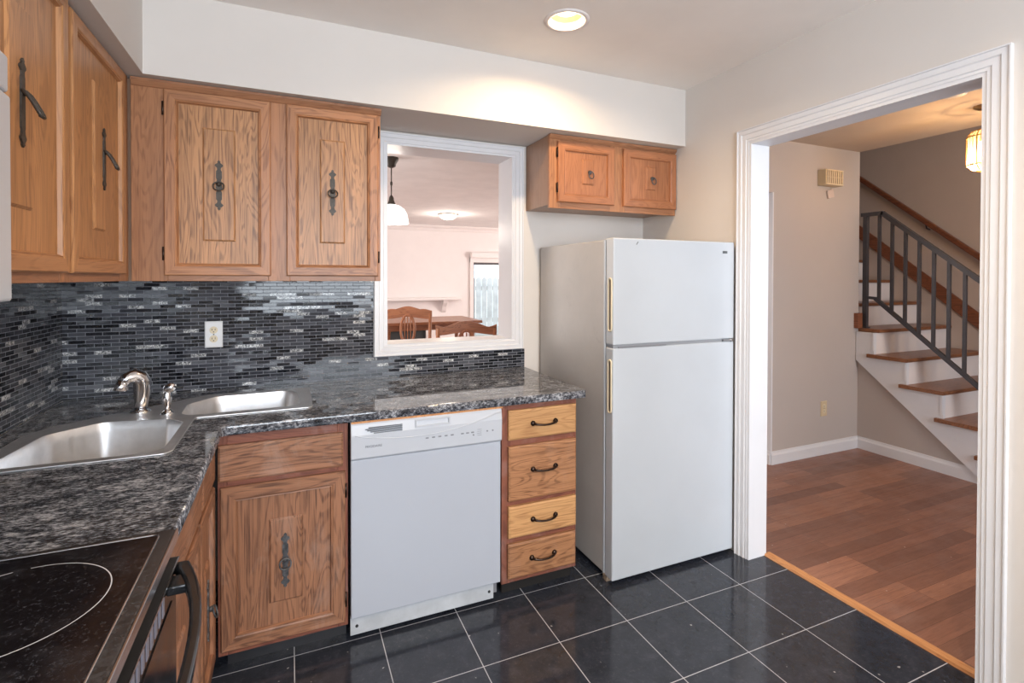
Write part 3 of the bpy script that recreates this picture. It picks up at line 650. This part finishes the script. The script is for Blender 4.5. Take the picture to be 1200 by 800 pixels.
# sink
sk = thing('corner_sink', 'stainless steel two-bowl corner sink set into the granite', 'sink', (0,0,0))
so = round_poly([(-.790,1.750),(-.318,1.750),(-.318,2.158),(.082,2.158),(.082,2.556),(-.330,2.556),(-.430,2.470),(-.745,2.215),(-.790,2.120)], [.03,.03,.012,.02,.03,.05,.03,.05,.05])
rim = tri_fill('rim', so, [hA, hB], CT1+.0004, CT1+.0044, [STEEL], sk, bevel=.0012)
for i, (poly, dp) in enumerate(((hA, .17), (hB, .15))):
    loops = []
    n = len(poly)
    for ins, z in ((0,CT1+.004),(-.003,CT1-.004),(-.008,CT1-.03),(-.014,CT1-dp+.03),(-.022,CT1-dp+.010),(-.045,CT1-dp)):
        loops.append([(x, y, z) for x, y in grow(poly, ins)])
    b = MB().loft(loops, cap0=False, cap1=True).build('bowl', STEEL, sk)
    cx = sum(a for a, _ in poly)/n; cy = sum(q for _, q in poly)/n
    MB().lathe([(.040,.0005),(.040,.003),(.032,.003),(.028,-.0),(.001,-.001)], (cx,cy,CT1-dp), 20).build('drain', CHROME, b)
# faucet
fa = thing('faucet', 'short chrome faucet with pull-out spout on the sink deck', 'faucet', (-.520,2.325,CT1+.0042))
MB().lathe([(.034,0),(.034,.005),(.026,.010),(.024,.013)], (0,0,0), 24).build('base', CHROME, fa)
sp = MB().tube([(0,0,.008),(.003,.002,.040),(.006,.003,.080),(.006,.001,.112),(-.002,-.008,.134),(-.018,-.022,.142),(-.034,-.036,.136),(-.044,-.046,.122)], [.020,.0235,.028,.0305,.0290,.0250,.0210,.0195], 18, flat=None)
sp.build('body', CHROME, fa)
MB().tube([(-.042,-.044,.128),(-.047,-.049,.110),(-.049,-.052,.094)], [.0185,.0205,.0195], 16).build('spray_head', CHROME, fa)
MB().lathe([(.018,0),(.019,.006),(.015,.012),(.004,.015)], (-.002,-.004,.140), 16).tube([(-.002,-.004,.152),(-.014,.006,.160),(-.034,.018,.164)], [.006,.005,.006], 8).build('lever', CHROME, fa)
sr = thing('side_sprayer', 'small chrome side sprayer standing between the two sink bowls', 'sprayer', (-.421,2.252,CT1+.0042))
MB().lathe([(.022,0),(.022,.004),(.015,.012),(.013,.016)], (0,0,0), 18).build('base', CHROME, sr)
MB().lathe([(.010,.010),(.011,.025),(.014,.045),(.0155,.062),(.013,.078),(.011,.086)], (0,0,0), 16).build('grip', CHROME, sr)
MB().tube([(-.004,0,.084),(.004,-.002,.096),(.018,-.006,.102),(.026,-.008,.100)], [.012,.0185,.0165,.012], 14).build('spray_head', CHROME, sr)
MB().tube([(.020,.004,.100),(.036,.010,.094),(.050,.014,.094)], [.004,.0035,.003], 8).build('trigger', BLACKM, sr)

# ------------------------------------------------------------------ outlets
def outlet(label, loc, rot, mat, grp=None):
    r = thing('wall_outlet', label, 'outlet', loc, rot, grp)
    pl = MB().rings([(-.036,.036,-.060,.060,0),(-.036,.036,-.060,.060,-.003),(-.032,.032,-.056,.056,-.006)], cap0=True).build('cover_plate', mat, r)
    for z in (.020, -.020):
        s_ = MB().lathe([(.0165,-.0055),(.0165,-.0075),(.015,-.008)], (0,0,z), 20, axis='y').build('receptacle', CREAM if grp is None else mat, r)
        MB().box(-.0075,-.0050,-.0086,-.0078,z-.002,z+.006).box(.0050,.0072,-.0086,-.0078,z-.002,z+.007).lathe([(.0026,-.0086),(.0026,-.0078)], (0,0,z-.008), 8, axis='y').build('slot', BLACKM, s_)
    MB().lathe([(.003,-.0075),(.003,-.0055)], (0,0,0), 8, axis='y').build('screw', PEWTER_L, r)
    return r
outlet('white duplex outlet on the mosaic tile backsplash', (-.320,BW-.0083,1.141), 0, plain('outlet_white', (.75,.75,.76), .35))
outlet('beige duplex outlet low on the hall wall', (3.909,HY-.0003,.365), 0, BEIGEBOX)

# ------------------------------------------------------------------ stove
st = thing('stove', 'black glass-top electric range at the lower left beside the granite', 'stove', (0,0,0))
SY0, SY1 = .452, 1.212
MB().box(LW+.012, -.245, SY0, SY1, .02, .868).build('body', BLACKP, st)
ctp = MB().box(LW+.012, -.212, SY0-.002, SY1+.001, .868, .893).build('cooktop_rim', plain('dark_granite_edge', (.030,.031,.034), .25, var=.5, vs=90), st, bevel=.004)
gl = MB().box(LW+.06, -.238, SY0+.022, SY1-.022, .893, .8950).build('glass_top', CTGLASS, ctp, bevel=.001)
def strip_loop(x0,x1,y0,y1,r,z,w):
    p = round_poly([(x0,y0),(x1,y0),(x1,y1),(x0,y1)], r); q = grow(p, -w)
    return p
p = round_poly([(LW+.058,SY0+.020),(-.236,SY0+.020),(-.236,SY1-.020),(LW+.058,SY1-.020)], .012)
MB().tube([(x,y,.8945) for x,y in p], .0022, 6, closed=True).build('trim_line', TRIMMET, ctp)
MB().box(-.2125,-.2085,SY0,SY1,.872,.8935).build('steel_edge', TRIMMET, ctp, bevel=.001)
for (cx, cy, r, a0, a1) in ((-.400,1.010,.130,-80,96),(-.400,1.010,.130,106,268),(-.42,.64,.09,0,355),(-.70,1.01,.085,0,355),(-.70,.64,.10,0,355)):
    pts = [(cx+r*1.22*math.cos(math.radians(a0+(a1-a0)*k/40)) if False else cx+r*math.cos(math.radians(a0+(a1-a0)*k/40)), cy+r*math.sin(math.radians(a0+(a1-a0)*k/40))) for k in range(41)]
    lo = [[(cx+(r+d)*math.cos(math.radians(a0+(a1-a0)*k/40)), cy+(r+d)*math.sin(math.radians(a0+(a1-a0)*k/40)), .8953) for d in (-.0009,.0009)] for k in range(41)]
    mb = MB(); V = [[mb.bm.verts.new(q) for q in l] for l in lo]
    for a, b in zip(V, V[1:]): mb.bm.faces.new((a[0],a[1],b[1],b[0]))
    mb.build('burner_ring', GREYT if r == 0 else plain('ring_print', (.55,.55,.58), .5), ctp)
# front: top ledge, door, handle
MB().box(-.245, -.222, SY0, SY1, .838, .867).build('front_panel', BLACKP, st, bevel=.002)
od = MB().box(-.245, -.212, SY0+.004, SY1-.002, .22, .834).build('oven_door', BLACKP, st, bevel=.005)
MB().box(-.2125,-.2100,SY0+.05,SY1-.05,.34,.775).build('oven_window', CTGLASS, od)
MB().box(-.2225,-.2075,SY0+.006,SY1-.004,.8335,.8375).build('door_top_strip', BLACKM, od)
MB().box(-.2080,-.2060,SY0+.006,SY1-.004,.834,.838).build('door_trim_line', TRIMMET, od)
hb = []; ht = []
for k in range(21):
    t = -1+2*k/20; y = .832+.372*t; x = -.188+.056*(1-abs(t)**2.6); hb.append((x, y)); ht.append((x-.017-.012*abs(t)**3, y))
MB().prism(hb+ht[::-1], 'z', .806, .830).build('door_handle', BLACKP, od, bevel=.006, seg=3)
for y in (1.135, .529): MB().box(-.212,-.170,y-.022,y+.022,.809,.826).build('handle_bracket', BLACKP, od, bevel=.003)
vm = MB()
for k in range(20): vm.box(-.2122,-.2108,SY0+.10+.028*k,SY0+.114+.028*k,.787,.818)
vm.build('vent_slot', plain('vent_grey', (.20,.20,.26), .5), od)
MB().box(-.240,-.208,SY0+.004,SY1-.004,.06,.208).build('storage_drawer', BLACKP, st, bevel=.004)
for x in (-.80,-.29):
    for y in (SY0+.05, SY1-.05): MB().lathe([(.016,0),(.016,.02)], (x,y,0), 12).build('leg', BLACKM, st)
# ------------------------------------------------------------------ microwave
mw = thing('microwave', 'white over-the-range microwave at the left edge, below the cabinets', 'microwave', (0,0,0))
MB().box(LW+.012, -.495, .458, 1.220, 1.354, 1.797).build('body', APPW2, mw, bevel=.004)
def mwf(z0, z1, bul):
    L_ = []
    for k in range(13):
        t = k/12; y = .46+.757*t; L_.append((-.464+.012*(1-(2*t-1)**4)+bul, y))
    return [(-.495,.46)]+L_+[(-.495,1.217)]
MB().prism(mwf(0,0,.0), 'z', 1.356, 1.728).build('door', APPW2, mw, bevel=.006, seg=3)
g = MB().prism(mwf(0,0,-.003), 'z', 1.733, 1.800).build('vent_grille', APPW2, mw, bevel=.006, seg=3)
sl = MB()
for k in range(4): sl.box(-.470,-.4535,.56,1.12,1.738+.012*k,1.743+.012*k)
sl.build('grille_slot', GREYT, g)
MB().box(-.470,-.4510,.70,1.13,1.43,1.66).build('door_window', plain('microwave_window', (.25,.26,.28), .2), mw, bevel=.001)
MB().tube([(-.458,.64,1.42),(-.425,.64,1.44),(-.425,.64,1.65),(-.458,.64,1.67)], .010, 10).build('handle', APPW2, mw)

# ------------------------------------------------------------------ refrigerator
fr = thing('refrigerator', 'white top-freezer refrigerator standing in the corner beside the doorway', 'refrigerator', (0,0,0))
FX0, FX1, FY = 1.338, 2.072, 1.928
MB().box(FX0, FX1, FY+.068, BW-.03, .028, 1.578).build('body', [FSIDE], fr, bevel=.004)
MB().box(FX0-.001, FX0+.006, FY+.0655, FY+.078, .028, 1.579).build('cabinet_edge', FRW, fr, bevel=.001)
MB().box(FX0+.008, FX1-.008, FY+.060, FY+.068, .05, 1.57).build('gasket', GASKET, fr)
fz = MB().box(FX0, FX1, FY, FY+.060, 1.097, 1.585).build('freezer_door', FRW, fr, bevel=.006, seg=3)
fd = MB().box(FX0, FX1, FY, FY+.060, .022, 1.083).build('fridge_door', FRW, fr, bevel=.006, seg=3)
MB().box(FX0+.004, FX1-.004, FY+.006, FY+.06, 1.083, 1.097).build('gap_strip', plain('gap_grey', (.25,.26,.28), .5), fr)
def slot_handle(z0, z1, par):
    yc = FY+.024; x = FX0
    n = 10; pts = []
    r = .0125
    for k in range(n+1):
        a = math.pi*k/n; pts.append((yc+r*math.cos(a), z1-r+r*math.sin(a)))
    for k in range(n+1):
        a = math.pi+math.pi*k/n; pts.append((yc+r*math.cos(a), z0+r+r*math.sin(a)))
    h = MB().tube([(x-.001, a, b) for a, b in pts], .0042, 8, closed=True).build('handle_trim', CREAM, par)
    MB().prism([(yc+(a-yc)*.8, b) for a, b in pts], 'x', x-.0015, x+.001).build('handle_recess_shade', plain('recess_shade_colour', (.16,.13,.10), .6), h)  # flat dark plate painted as the shade inside the grip
slot_handle(1.160, 1.400, fz); slot_handle(.788, 1.028, fd)
MB().box(FX0+.03, FX0+.30, FY-.0012, FY+.004, 1.0835, 1.0885).build('ledge_lip', GASKET, fd)
hg = MB().box(FX1-.075, FX1-.012, FY-.004, FY+.05, 1.0845, 1.0955).lathe([(.007,1.0825),(.007,1.0975)], (FX1-.022,FY-.001,0), 12).build('door_hinge', plain('hinge_grey_steel', (.30,.30,.31), .35, .8), fr)
bd = MB()
for k, (a, b) in enumerate(((0,.012),(.0135,.024),(.0258,.031))): bd.box(1.992+a, 1.992+b, FY-.0012, FY+.002, 1.527, 1.5395)
bd.build('badge', plain('badge_grey', (.09,.10,.11), .4), fz)
MB().prism([(1.462,1.557),(1.466,1.556),(1.4755,1.569),(1.472,1.571)], 'y', FY-.0008, FY+.002).build('scratch_mark', plain('badge_peg_grey', (.14,.14,.14), .5), fz)
MB().box(FX0+.02, FX1-.02, FY+.07, FY+.085, 0.0, .030).build('kick_grille', BLACKM, fr)
MB().box(FX0-.0, FX0+.03, FY+.045, FY+.075, .0, .028).build('bottom_hinge', plain('rusty_hinge', (.35,.27,.20), .7, .4, .6, 60), fr)
for x in (FX0+.05, FX1-.05): MB().lathe([(.02,0),(.02,.03)], (x, BW-.10, 0), 12).build('foot', BLACKM, fr)

# ------------------------------------------------------------------ recessed ceiling lights
def downlight(x, y, label, power):
    r = thing('recessed_light', label, 'ceiling light', (x, y, CZ), 0, None)
    MB().lathe([(.096,0),(.094,-.004),(.084,-.006),(.074,-.004),(.072,.0)], n=32, cap=False).build('trim_ring', WHITE_TRIM2, r)
    MB().lathe([(.074,-.004),(.066,.022),(.050,.045)], n=32, cap=False).build('baffle', BAFFLE, r)
    MB().lathe([(.052,.046),(.046,.038),(.030,.030),(.001,.027)], n=24, cap=False).build('lamp_lens', GLOW, r)
    l = area('recessed_lamp', (x, y, CZ+.022), (0,0,0), .085, .085, power, WARM, 'DISK')
    return r
# holes for the can lights
downlight(1.070, 1.887, 'round recessed ceiling light glowing warm above the dishwasher and fridge', 9)
downlight(1.070, .30, 'added out-of-view recessed ceiling light nearer the camera, above the kitchen floor', 12)  # extra fixture added out of view to light the kitchen
downlight(.15, -.9, 'added out-of-view recessed ceiling light at the rear of the kitchen', 12)  # another unseen fixture added for light at the rear

# ------------------------------------------------------------------ hall objects
ch = thing('door_chime', 'beige louvred door chime box high on the hall wall', 'chime', (3.915, HY, 2.195))
MB().box(-.102, .102, -.070, 0, -.061, .061).build('housing', BEIGEBOX, ch, bevel=.004)
gr = MB()
for k in range(8): gr.box(-.092+.0245*k, -.080+.0245*k, -.078, -.0695, -.050, .050)
gr.box(-.098,.098,-.077,-.0695,.050,.059).box(-.098,.098,-.077,-.0695,-.059,-.050).box(-.098,.098,-.076,-.0695,-.003,.003)
gr.build('grille', plain('cream_grille', (.75,.62,.42), .45), ch, bevel=.001)
MB().box(-.09,.09,-.0704,-.0698,-.049,.049).build('inner_shadow', plain('chime_shade_brown', (.20,.11,.06), .7), ch)  # flat brown sheet painted as shade behind the louvres
o = MB().box(-.035,.035,-.012,0,-.032,.032).build('wall_switch_plate', plain('pinkish_plate', (.62,.50,.45), .5), loc=(3.955,HY-.003,2.078), rot=(0,math.radians(-14),0), bevel=.002)
MB().tube([(.01,-.006,.03),(.03,-.008,.052),(.035,-.008,.075)], .0018, 6).build('wire', BEIGEBOX, o)
tag(o, 'small tilted square plate hanging just under the beige chime box', 'plate')
sd = thing('smoke_detector', 'round smoke detector on the hall ceiling', 'smoke detector', (3.371,1.628,HZ))
MB().lathe([(.072,0),(.072,-.010),(.060,-.032),(.04,-.036),(.001,-.036)], n=28).build('housing', WHITE_TRIM2, sd)
MB().lathe([(.064,-.014),(.068,-.018),(.064,-.022)], n=28, cap=False).build('vent_ring', GASKET, sd)
ln = thing('lantern_pendant', 'warm glowing ribbed glass lantern hanging from the hall ceiling', 'pendant light', (3.86,1.70,HZ))
MB().lathe([(.055,0),(.055,-.008),(.030,-.022),(.008,-.028)], n=24).build('canopy', BRASS, ln)
MB().tube([(0,0,-.02),(0,0,-.15)], .004, 8).build('chain', BRASS, ln)
cage = MB()
for z in (-.185, -.355): cage.lathe([(.083,z-.004),(.086,z-.004),(.086,z+.004),(.083,z+.004)], n=28, cap=False)
for k in range(6):
    a = math.pi*k/3; c_, s_ = math.cos(a), math.sin(a)
    cage.tube([(.02*c_,.02*s_,-.135),(.060*c_,.060*s_,-.148),(.084*c_,.084*s_,-.185),(.085*c_,.085*s_,-.27),(.084*c_,.084*s_,-.355),(.055*c_,.055*s_,-.388),(.015*c_,.015*s_,-.398)], .0030, 6)
cage.build('cage', BRASS, ln)
MB().lathe([(.028,-.145),(.060,-.155),(.078,-.185),(.078,-.355),(.058,-.378),(.020,-.388)], n=36, cap=False).build('glass_shade', LGLASS, ln)
MB().lathe([(.002,-.20),(.022,-.215),(.030,-.25),(.022,-.285),(.010,-.30)], n=16).build('bulb', BULB, ln)
pl_ = bpy.data.lights.new('lantern_lamp', 'POINT'); pl_.energy = 19; pl_.color = (1.0,.66,.34); pl_.shadow_soft_size = .03
po = bpy.data.objects.new('lantern_lamp', pl_); COL.objects.link(po); po.location = (3.86,1.70,HZ-.245-.07)

# ------------------------------------------------------------------ stairs
ss = thing('staircase', 'white staircase with brown wooden treads rising behind the hall', 'staircase', (0,0,0))
N = 11
nos = [(1.618+.2375*k, .199*(k+1)) for k in range(N)]   # nosing (y, z)
for k, (y, z) in enumerate(nos):
    d = .30
    tr = MB().prism([(y+.008,z),(y+.002,z-.004),(y,z-.014),(y+.002,z-.024),(y+.008,z-.028),(y+d,z-.028),(y+d,z)], 'x', 4.268 if y+d < 2.78 else HC+.004, 5.345)
    tr.build('tread', STAIRW, ss, bevel=.002)
    z0 = nos[k-1][1] if k else 0
    MB().box(4.300 if y < 2.7 else HC+.004, 5.345, y+.022, y+.038, z0, z-.028).build('riser', WHITE_TRIM2, ss)
pts = [(1.60+.045,0.002)]
for k, (y, z) in enumerate(nos):
    if y > 2.6: break
    z0 = nos[k-1][1] if k else 0.002
    pts += [(y+.02, z0-.03 if k else .002), (y+.02, z-.028)]
pts += [(2.730, nos[4][1]-.028), (2.730, .732), (1.850, .002)]
pts = [pts[1]]+pts[2:]
MB().prism(pts, 'x', 4.296, HC-.005).build('stringer', WHITE_TRIM, ss)
mo = MB()
for k, (y, z) in enumerate(nos):
    if y > 2.6: break
    y2 = min(y+.2375, 2.70)
    mo.box(4.288, 4.297, y+.022, y2+.02, z-.040, z-.029).box(4.291, 4.297, y+.022, y+.036, z-.20+.03, z-.04)
mo.build('stringer_moulding', WHITE_TRIM, ss)
# wooden skirt board on the far wall (parallel to pitch)
sl_ = .199/.2375
def zsk(y): return 1.055+(y-2.345)*sl_-.10
MB().prism([(1.0,zsk(1.0)+.0),(4.2,zsk(4.2)),(4.2,zsk(4.2)+.135),(1.0,zsk(1.0)+.135)], 'x', 5.333, 5.349).build('skirt_board', SKIRTW, ss)
MB().box(4.27, 4.329, 2.700, 2.7345, .996, 1.120).build('end_block', SKIRTW, ss, bevel=.002)
# railing
rl = thing('stair_railing', 'dark grey iron railing with square balusters on the open stair side', 'railing', (4.36,0,0))
def bar(mb, a, b, w, h):
    """rectangular bar in the y-z plane, width w in x"""
    a = Vector(a); b = Vector(b); d = (b-a).normalized(); n = Vector((-d.y, d.x))*h/2
    return mb.prism([tuple(a-n), tuple(b-n), tuple(b+n), tuple(a+n)], 'x', -w/2, w/2)
MB().box(-.016,.016,2.682,2.714,.998,1.945).box(-.024,.024,2.674,2.722,.997,1.006).build('post', IRON, rl)
tp = MB(); s_top = (1.905-1.384)/(2.54-1.92)
tp.box(-.018,.018,2.560,2.730,1.915,1.945); bar(tp, (2.575,1.930), (1.55,1.930-s_top*1.025), .036, .032); tp.build('top_rail', IRON, rl)
bt = MB(); s_b = (1.235-.644)/(2.61-1.922); bar(bt, (2.62,1.243), (1.55,1.243-s_b*1.07), .026, .028); bar(bt, (2.70,1.25), (2.60,1.243), .022, .022); bt.build('bottom_rail', IRON, rl)
for k in range(11):
    y = 2.593-.0955*k
    zt = 1.925 if y > 2.58 else 1.930-s_top*(2.575-y); zb = 1.243-s_b*(2.62-y)
    MB().box(-.010,.010,y-.010,y+.010,zb,zt-.008).build('baluster', IRON, rl)
hr = MB(); y0, z0, y1, z1 = 3.30, 2.385, 2.32, 1.560; m0 = (z0-z1)/(y0-y1)
a = (1.0, z1+m0*(1.0-y1)); b = (4.3, z1+m0*(4.3-y1)); d = Vector((b[0]-a[0], b[1]-a[1])).normalized(); n = Vector((-d.y, d.x))*.022
hr.prism([(a[0]-n.x,a[1]-n.y),(b[0]-n.x,b[1]-n.y),(b[0]+n.x,b[1]+n.y),(a[0]+n.x,a[1]+n.y)], 'x', 5.262, 5.305)
o = thing('wall_handrail', 'brown wooden handrail on the stairwell wall above the stairs', 'handrail', (0,0,0))
hr.build('rail', HANDW, o, bevel=.010, seg=3)
for y in (1.9, 2.75, 3.6):
    z = z1+m0*(y-y1); MB().tube([(5.285,y,z-.015),(5.30,y,z-.06),(5.352,y,z-.07)], .006, 8).build('bracket', IRON, o)

# ------------------------------------------------------------------ dining / living room
def chair(label, loc, rz, H=1.08, kind='oval'):
    r = thing('dining_chair', label, 'chair', loc, rz)
    w = .235
    for s in (-1, 1):
        MB().tube([(s*(w-.02),.05,0),(s*(w-.015),.01,.25),(s*(w-.01),0,.45),(s*w,-.01,.75),(s*w,-.05,H-.075)], [.017,.019,.021,.019,.016], 8).build('back_leg', CHAIRV, r)
        MB().tube([(s*(w-.01),-.42,0),(s*(w-.01),-.42,.20),(s*(w-.01),-.42,.44)], [.014,.018,.022], 8).build('front_leg', CHAIRV, r)
    MB().box(-w, w, -.45, .0, .44, .475).build('seat', CHAIRW, r, bevel=.012)
    # crest rail
    top = []; n = 24
    for k in range(n+1):
        t = -1+2*k/n; x = t*(w+.018)
        if kind == 'oval': z = H-.040+.040*math.exp(-(t*2.3)**2)+.008*math.cos(t*9)*(abs(t) > .45)
        else: z = H-.048+.034*math.cos(t*3.0)+(.038*max(0, abs(t)-.72)/.28)
        top.append((x, z))
    bot = [(x, (H-.125 if kind == 'oval' else H-.12)+.012*math.cos(x/w*3)) for x, _ in reversed(top)]
    MB().prism(top+bot, 'y', -.068, -.040).build('crest_rail', CHAIRW, r, bevel=.004)
    if kind == 'oval':
        c = MB()
        for k in range(9): c.lathe([(.001,-.074),(.007,-.072),(.009,-.068)], ((k-4)*.022,0,H-.045-.0012*(k-4)**2+.012), 8, axis='y')
        c.build('carving', CHAIRV, r)
    # oval splat
    pts = [(.072*math.cos(2*math.pi*k/28), -.045, H-.245+.155*math.sin(2*math.pi*k/28)) for k in range(28)]
    MB().tube(pts, .014, 8, closed=True).build('oval_splat', CHAIRV, r)
    for x in (-.03, 0, .03): MB().tube([(x,-.04,H-.38),(x,-.04,H-.11)], .006, 6).build('spindle', CHAIRV, r)
    MB().box(-w, w, -.030, -.008, .56, .62).build('lower_back_rail', CHAIRW, r, bevel=.004)
    MB().box(-w+.02, w-.02, -.43, -.41, .20, .225).build('stretcher', CHAIRW, r)
    return r
chair('carved oak dining chair with oval splat seen at left through the pass-through', (1.115,5.30,0), math.radians(-22)+math.pi, 1.105)
chair('oak dining chair with a wavy crest rail nearest the pass-through sill', (1.330,3.98,0), math.radians(-14)+math.pi, 1.06, 'wave')
tb = thing('dining_table', 'wooden dining table behind the two dining chairs', 'table', (1.50,6.10,0))
MB().box(-.60,.60,-.40,.40,.868,.900).build('tabletop', CHAIRW, tb, bevel=.006)
MB().box(-.52,.52,-.33,.33,.80,.868).build('apron', CHAIRW, tb)
for x in (-.50,.50):
    for y in (-.31,.31): MB().lathe([(.022,0),(.030,.10),(.020,.22),(.034,.45),(.024,.62),(.036,.80)], (x,y,0), 14).build('leg', CHAIRV, tb)
pd = thing('pendant_lamp', 'bell-shaped white glass pendant lamp with pewter stem over the dining table', 'pendant light', (.775,4.30,2.40))
MB().lathe([(.060,0),(.058,-.020),(.040,-.050),(.034,-.075),(.012,-.085)], n=8).build('canopy', PEWTER, pd)
MB().tube([(0,0,-.08),(0,0,-.20)], .005, 8).lathe([(.008,-.20),(.011,-.215),(.008,-.23)], n=10).tube([(0,0,-.23),(0,0,-.335)], .005, 8).build('stem', PEWTER, pd)
MB().lathe([(.010,-.315),(.020,-.335),(.022,-.355),(.034,-.385),(.036,-.392)], n=18).build('socket_cap', PEWTER, pd)
MB().lathe([(.030,-.388),(.070,-.400),(.105,-.425),(.128,-.465),(.138,-.515),(.142,-.545),(.138,-.545),(.124,-.470),(.100,-.432),(.066,-.408),(.028,-.396)], n=32, cap=False).build('glass_shade', OPAL, pd)
fl = thing('flush_ceiling_light', 'round white flush ceiling light in the far living room', 'ceiling light', (2.262,7.70,2.40))
MB().lathe([(.165,0),(.165,-.012),(.15,-.022),(.14,-.022)], n=32).build('ring', plain('nickel', (.6,.55,.5), .3, .9), fl)
MB().lathe([(.14,-.020),(.125,-.050),(.080,-.078),(.001,-.088)], n=32).build('glass_bowl', m_emit('flush_light_glow', (1.0,.93,.82), 4.0), fl)
mt = thing('mantel_shelf', 'white mantel shelf with curved brackets on the far living room wall', 'shelf', (0,0,0))
MB().box(.90, 3.00, 9.30, 9.499, .985, 1.035).build('shelf_board', WHITE_TRIM2, mt, bevel=.006)
for x in (1.15, 2.70): MB().prism([(9.499,.985),(9.34,.985),(9.36,.93),(9.42,.86),(9.46,.78),(9.499,.74)], 'x', x-.04, x+.04).build('bracket', WHITE_TRIM2, mt)
fp = thing('fireplace', 'white painted fireplace surround under the mantel shelf', 'fireplace', (0,0,0))
MB().box(1.30, 2.60, 9.44, 9.499, .42, .66).box(1.30, 1.55, 9.44, 9.499, 0, .42).box(2.35, 2.60, 9.44, 9.499, 0, .42).build('surround', FIREM, fp, bevel=.004)
MB().box(1.55, 2.35, 9.485, 9.499, 0, .42).build('firebox', plain('firebox_dark', (.03,.03,.03), .8), fp)

for n_, loc, e in (('pendant_bulb', (.775,4.30,1.80), 5), ('flush_bulb', (2.262,7.70,2.27), 12)):
    pl_ = bpy.data.lights.new(n_, 'POINT'); pl_.energy = e; pl_.color = (1.0,.90,.80); pl_.shadow_soft_size = .08
    po = bpy.data.objects.new(n_, pl_); COL.objects.link(po); po.location = loc

for o in S.objects:
    if o.parent or 'category' not in o: continue
    for pre, g in (('wall_cabinet', 'oak wall cabinets'), ('base_cabinet', 'oak base cabinets'), ('dining_chair', 'carved dining chairs'), ('recessed_light', 'recessed ceiling lights'), ('wall_outlet', 'wall outlets')):
        if o.name.startswith(pre): o['group'] = g
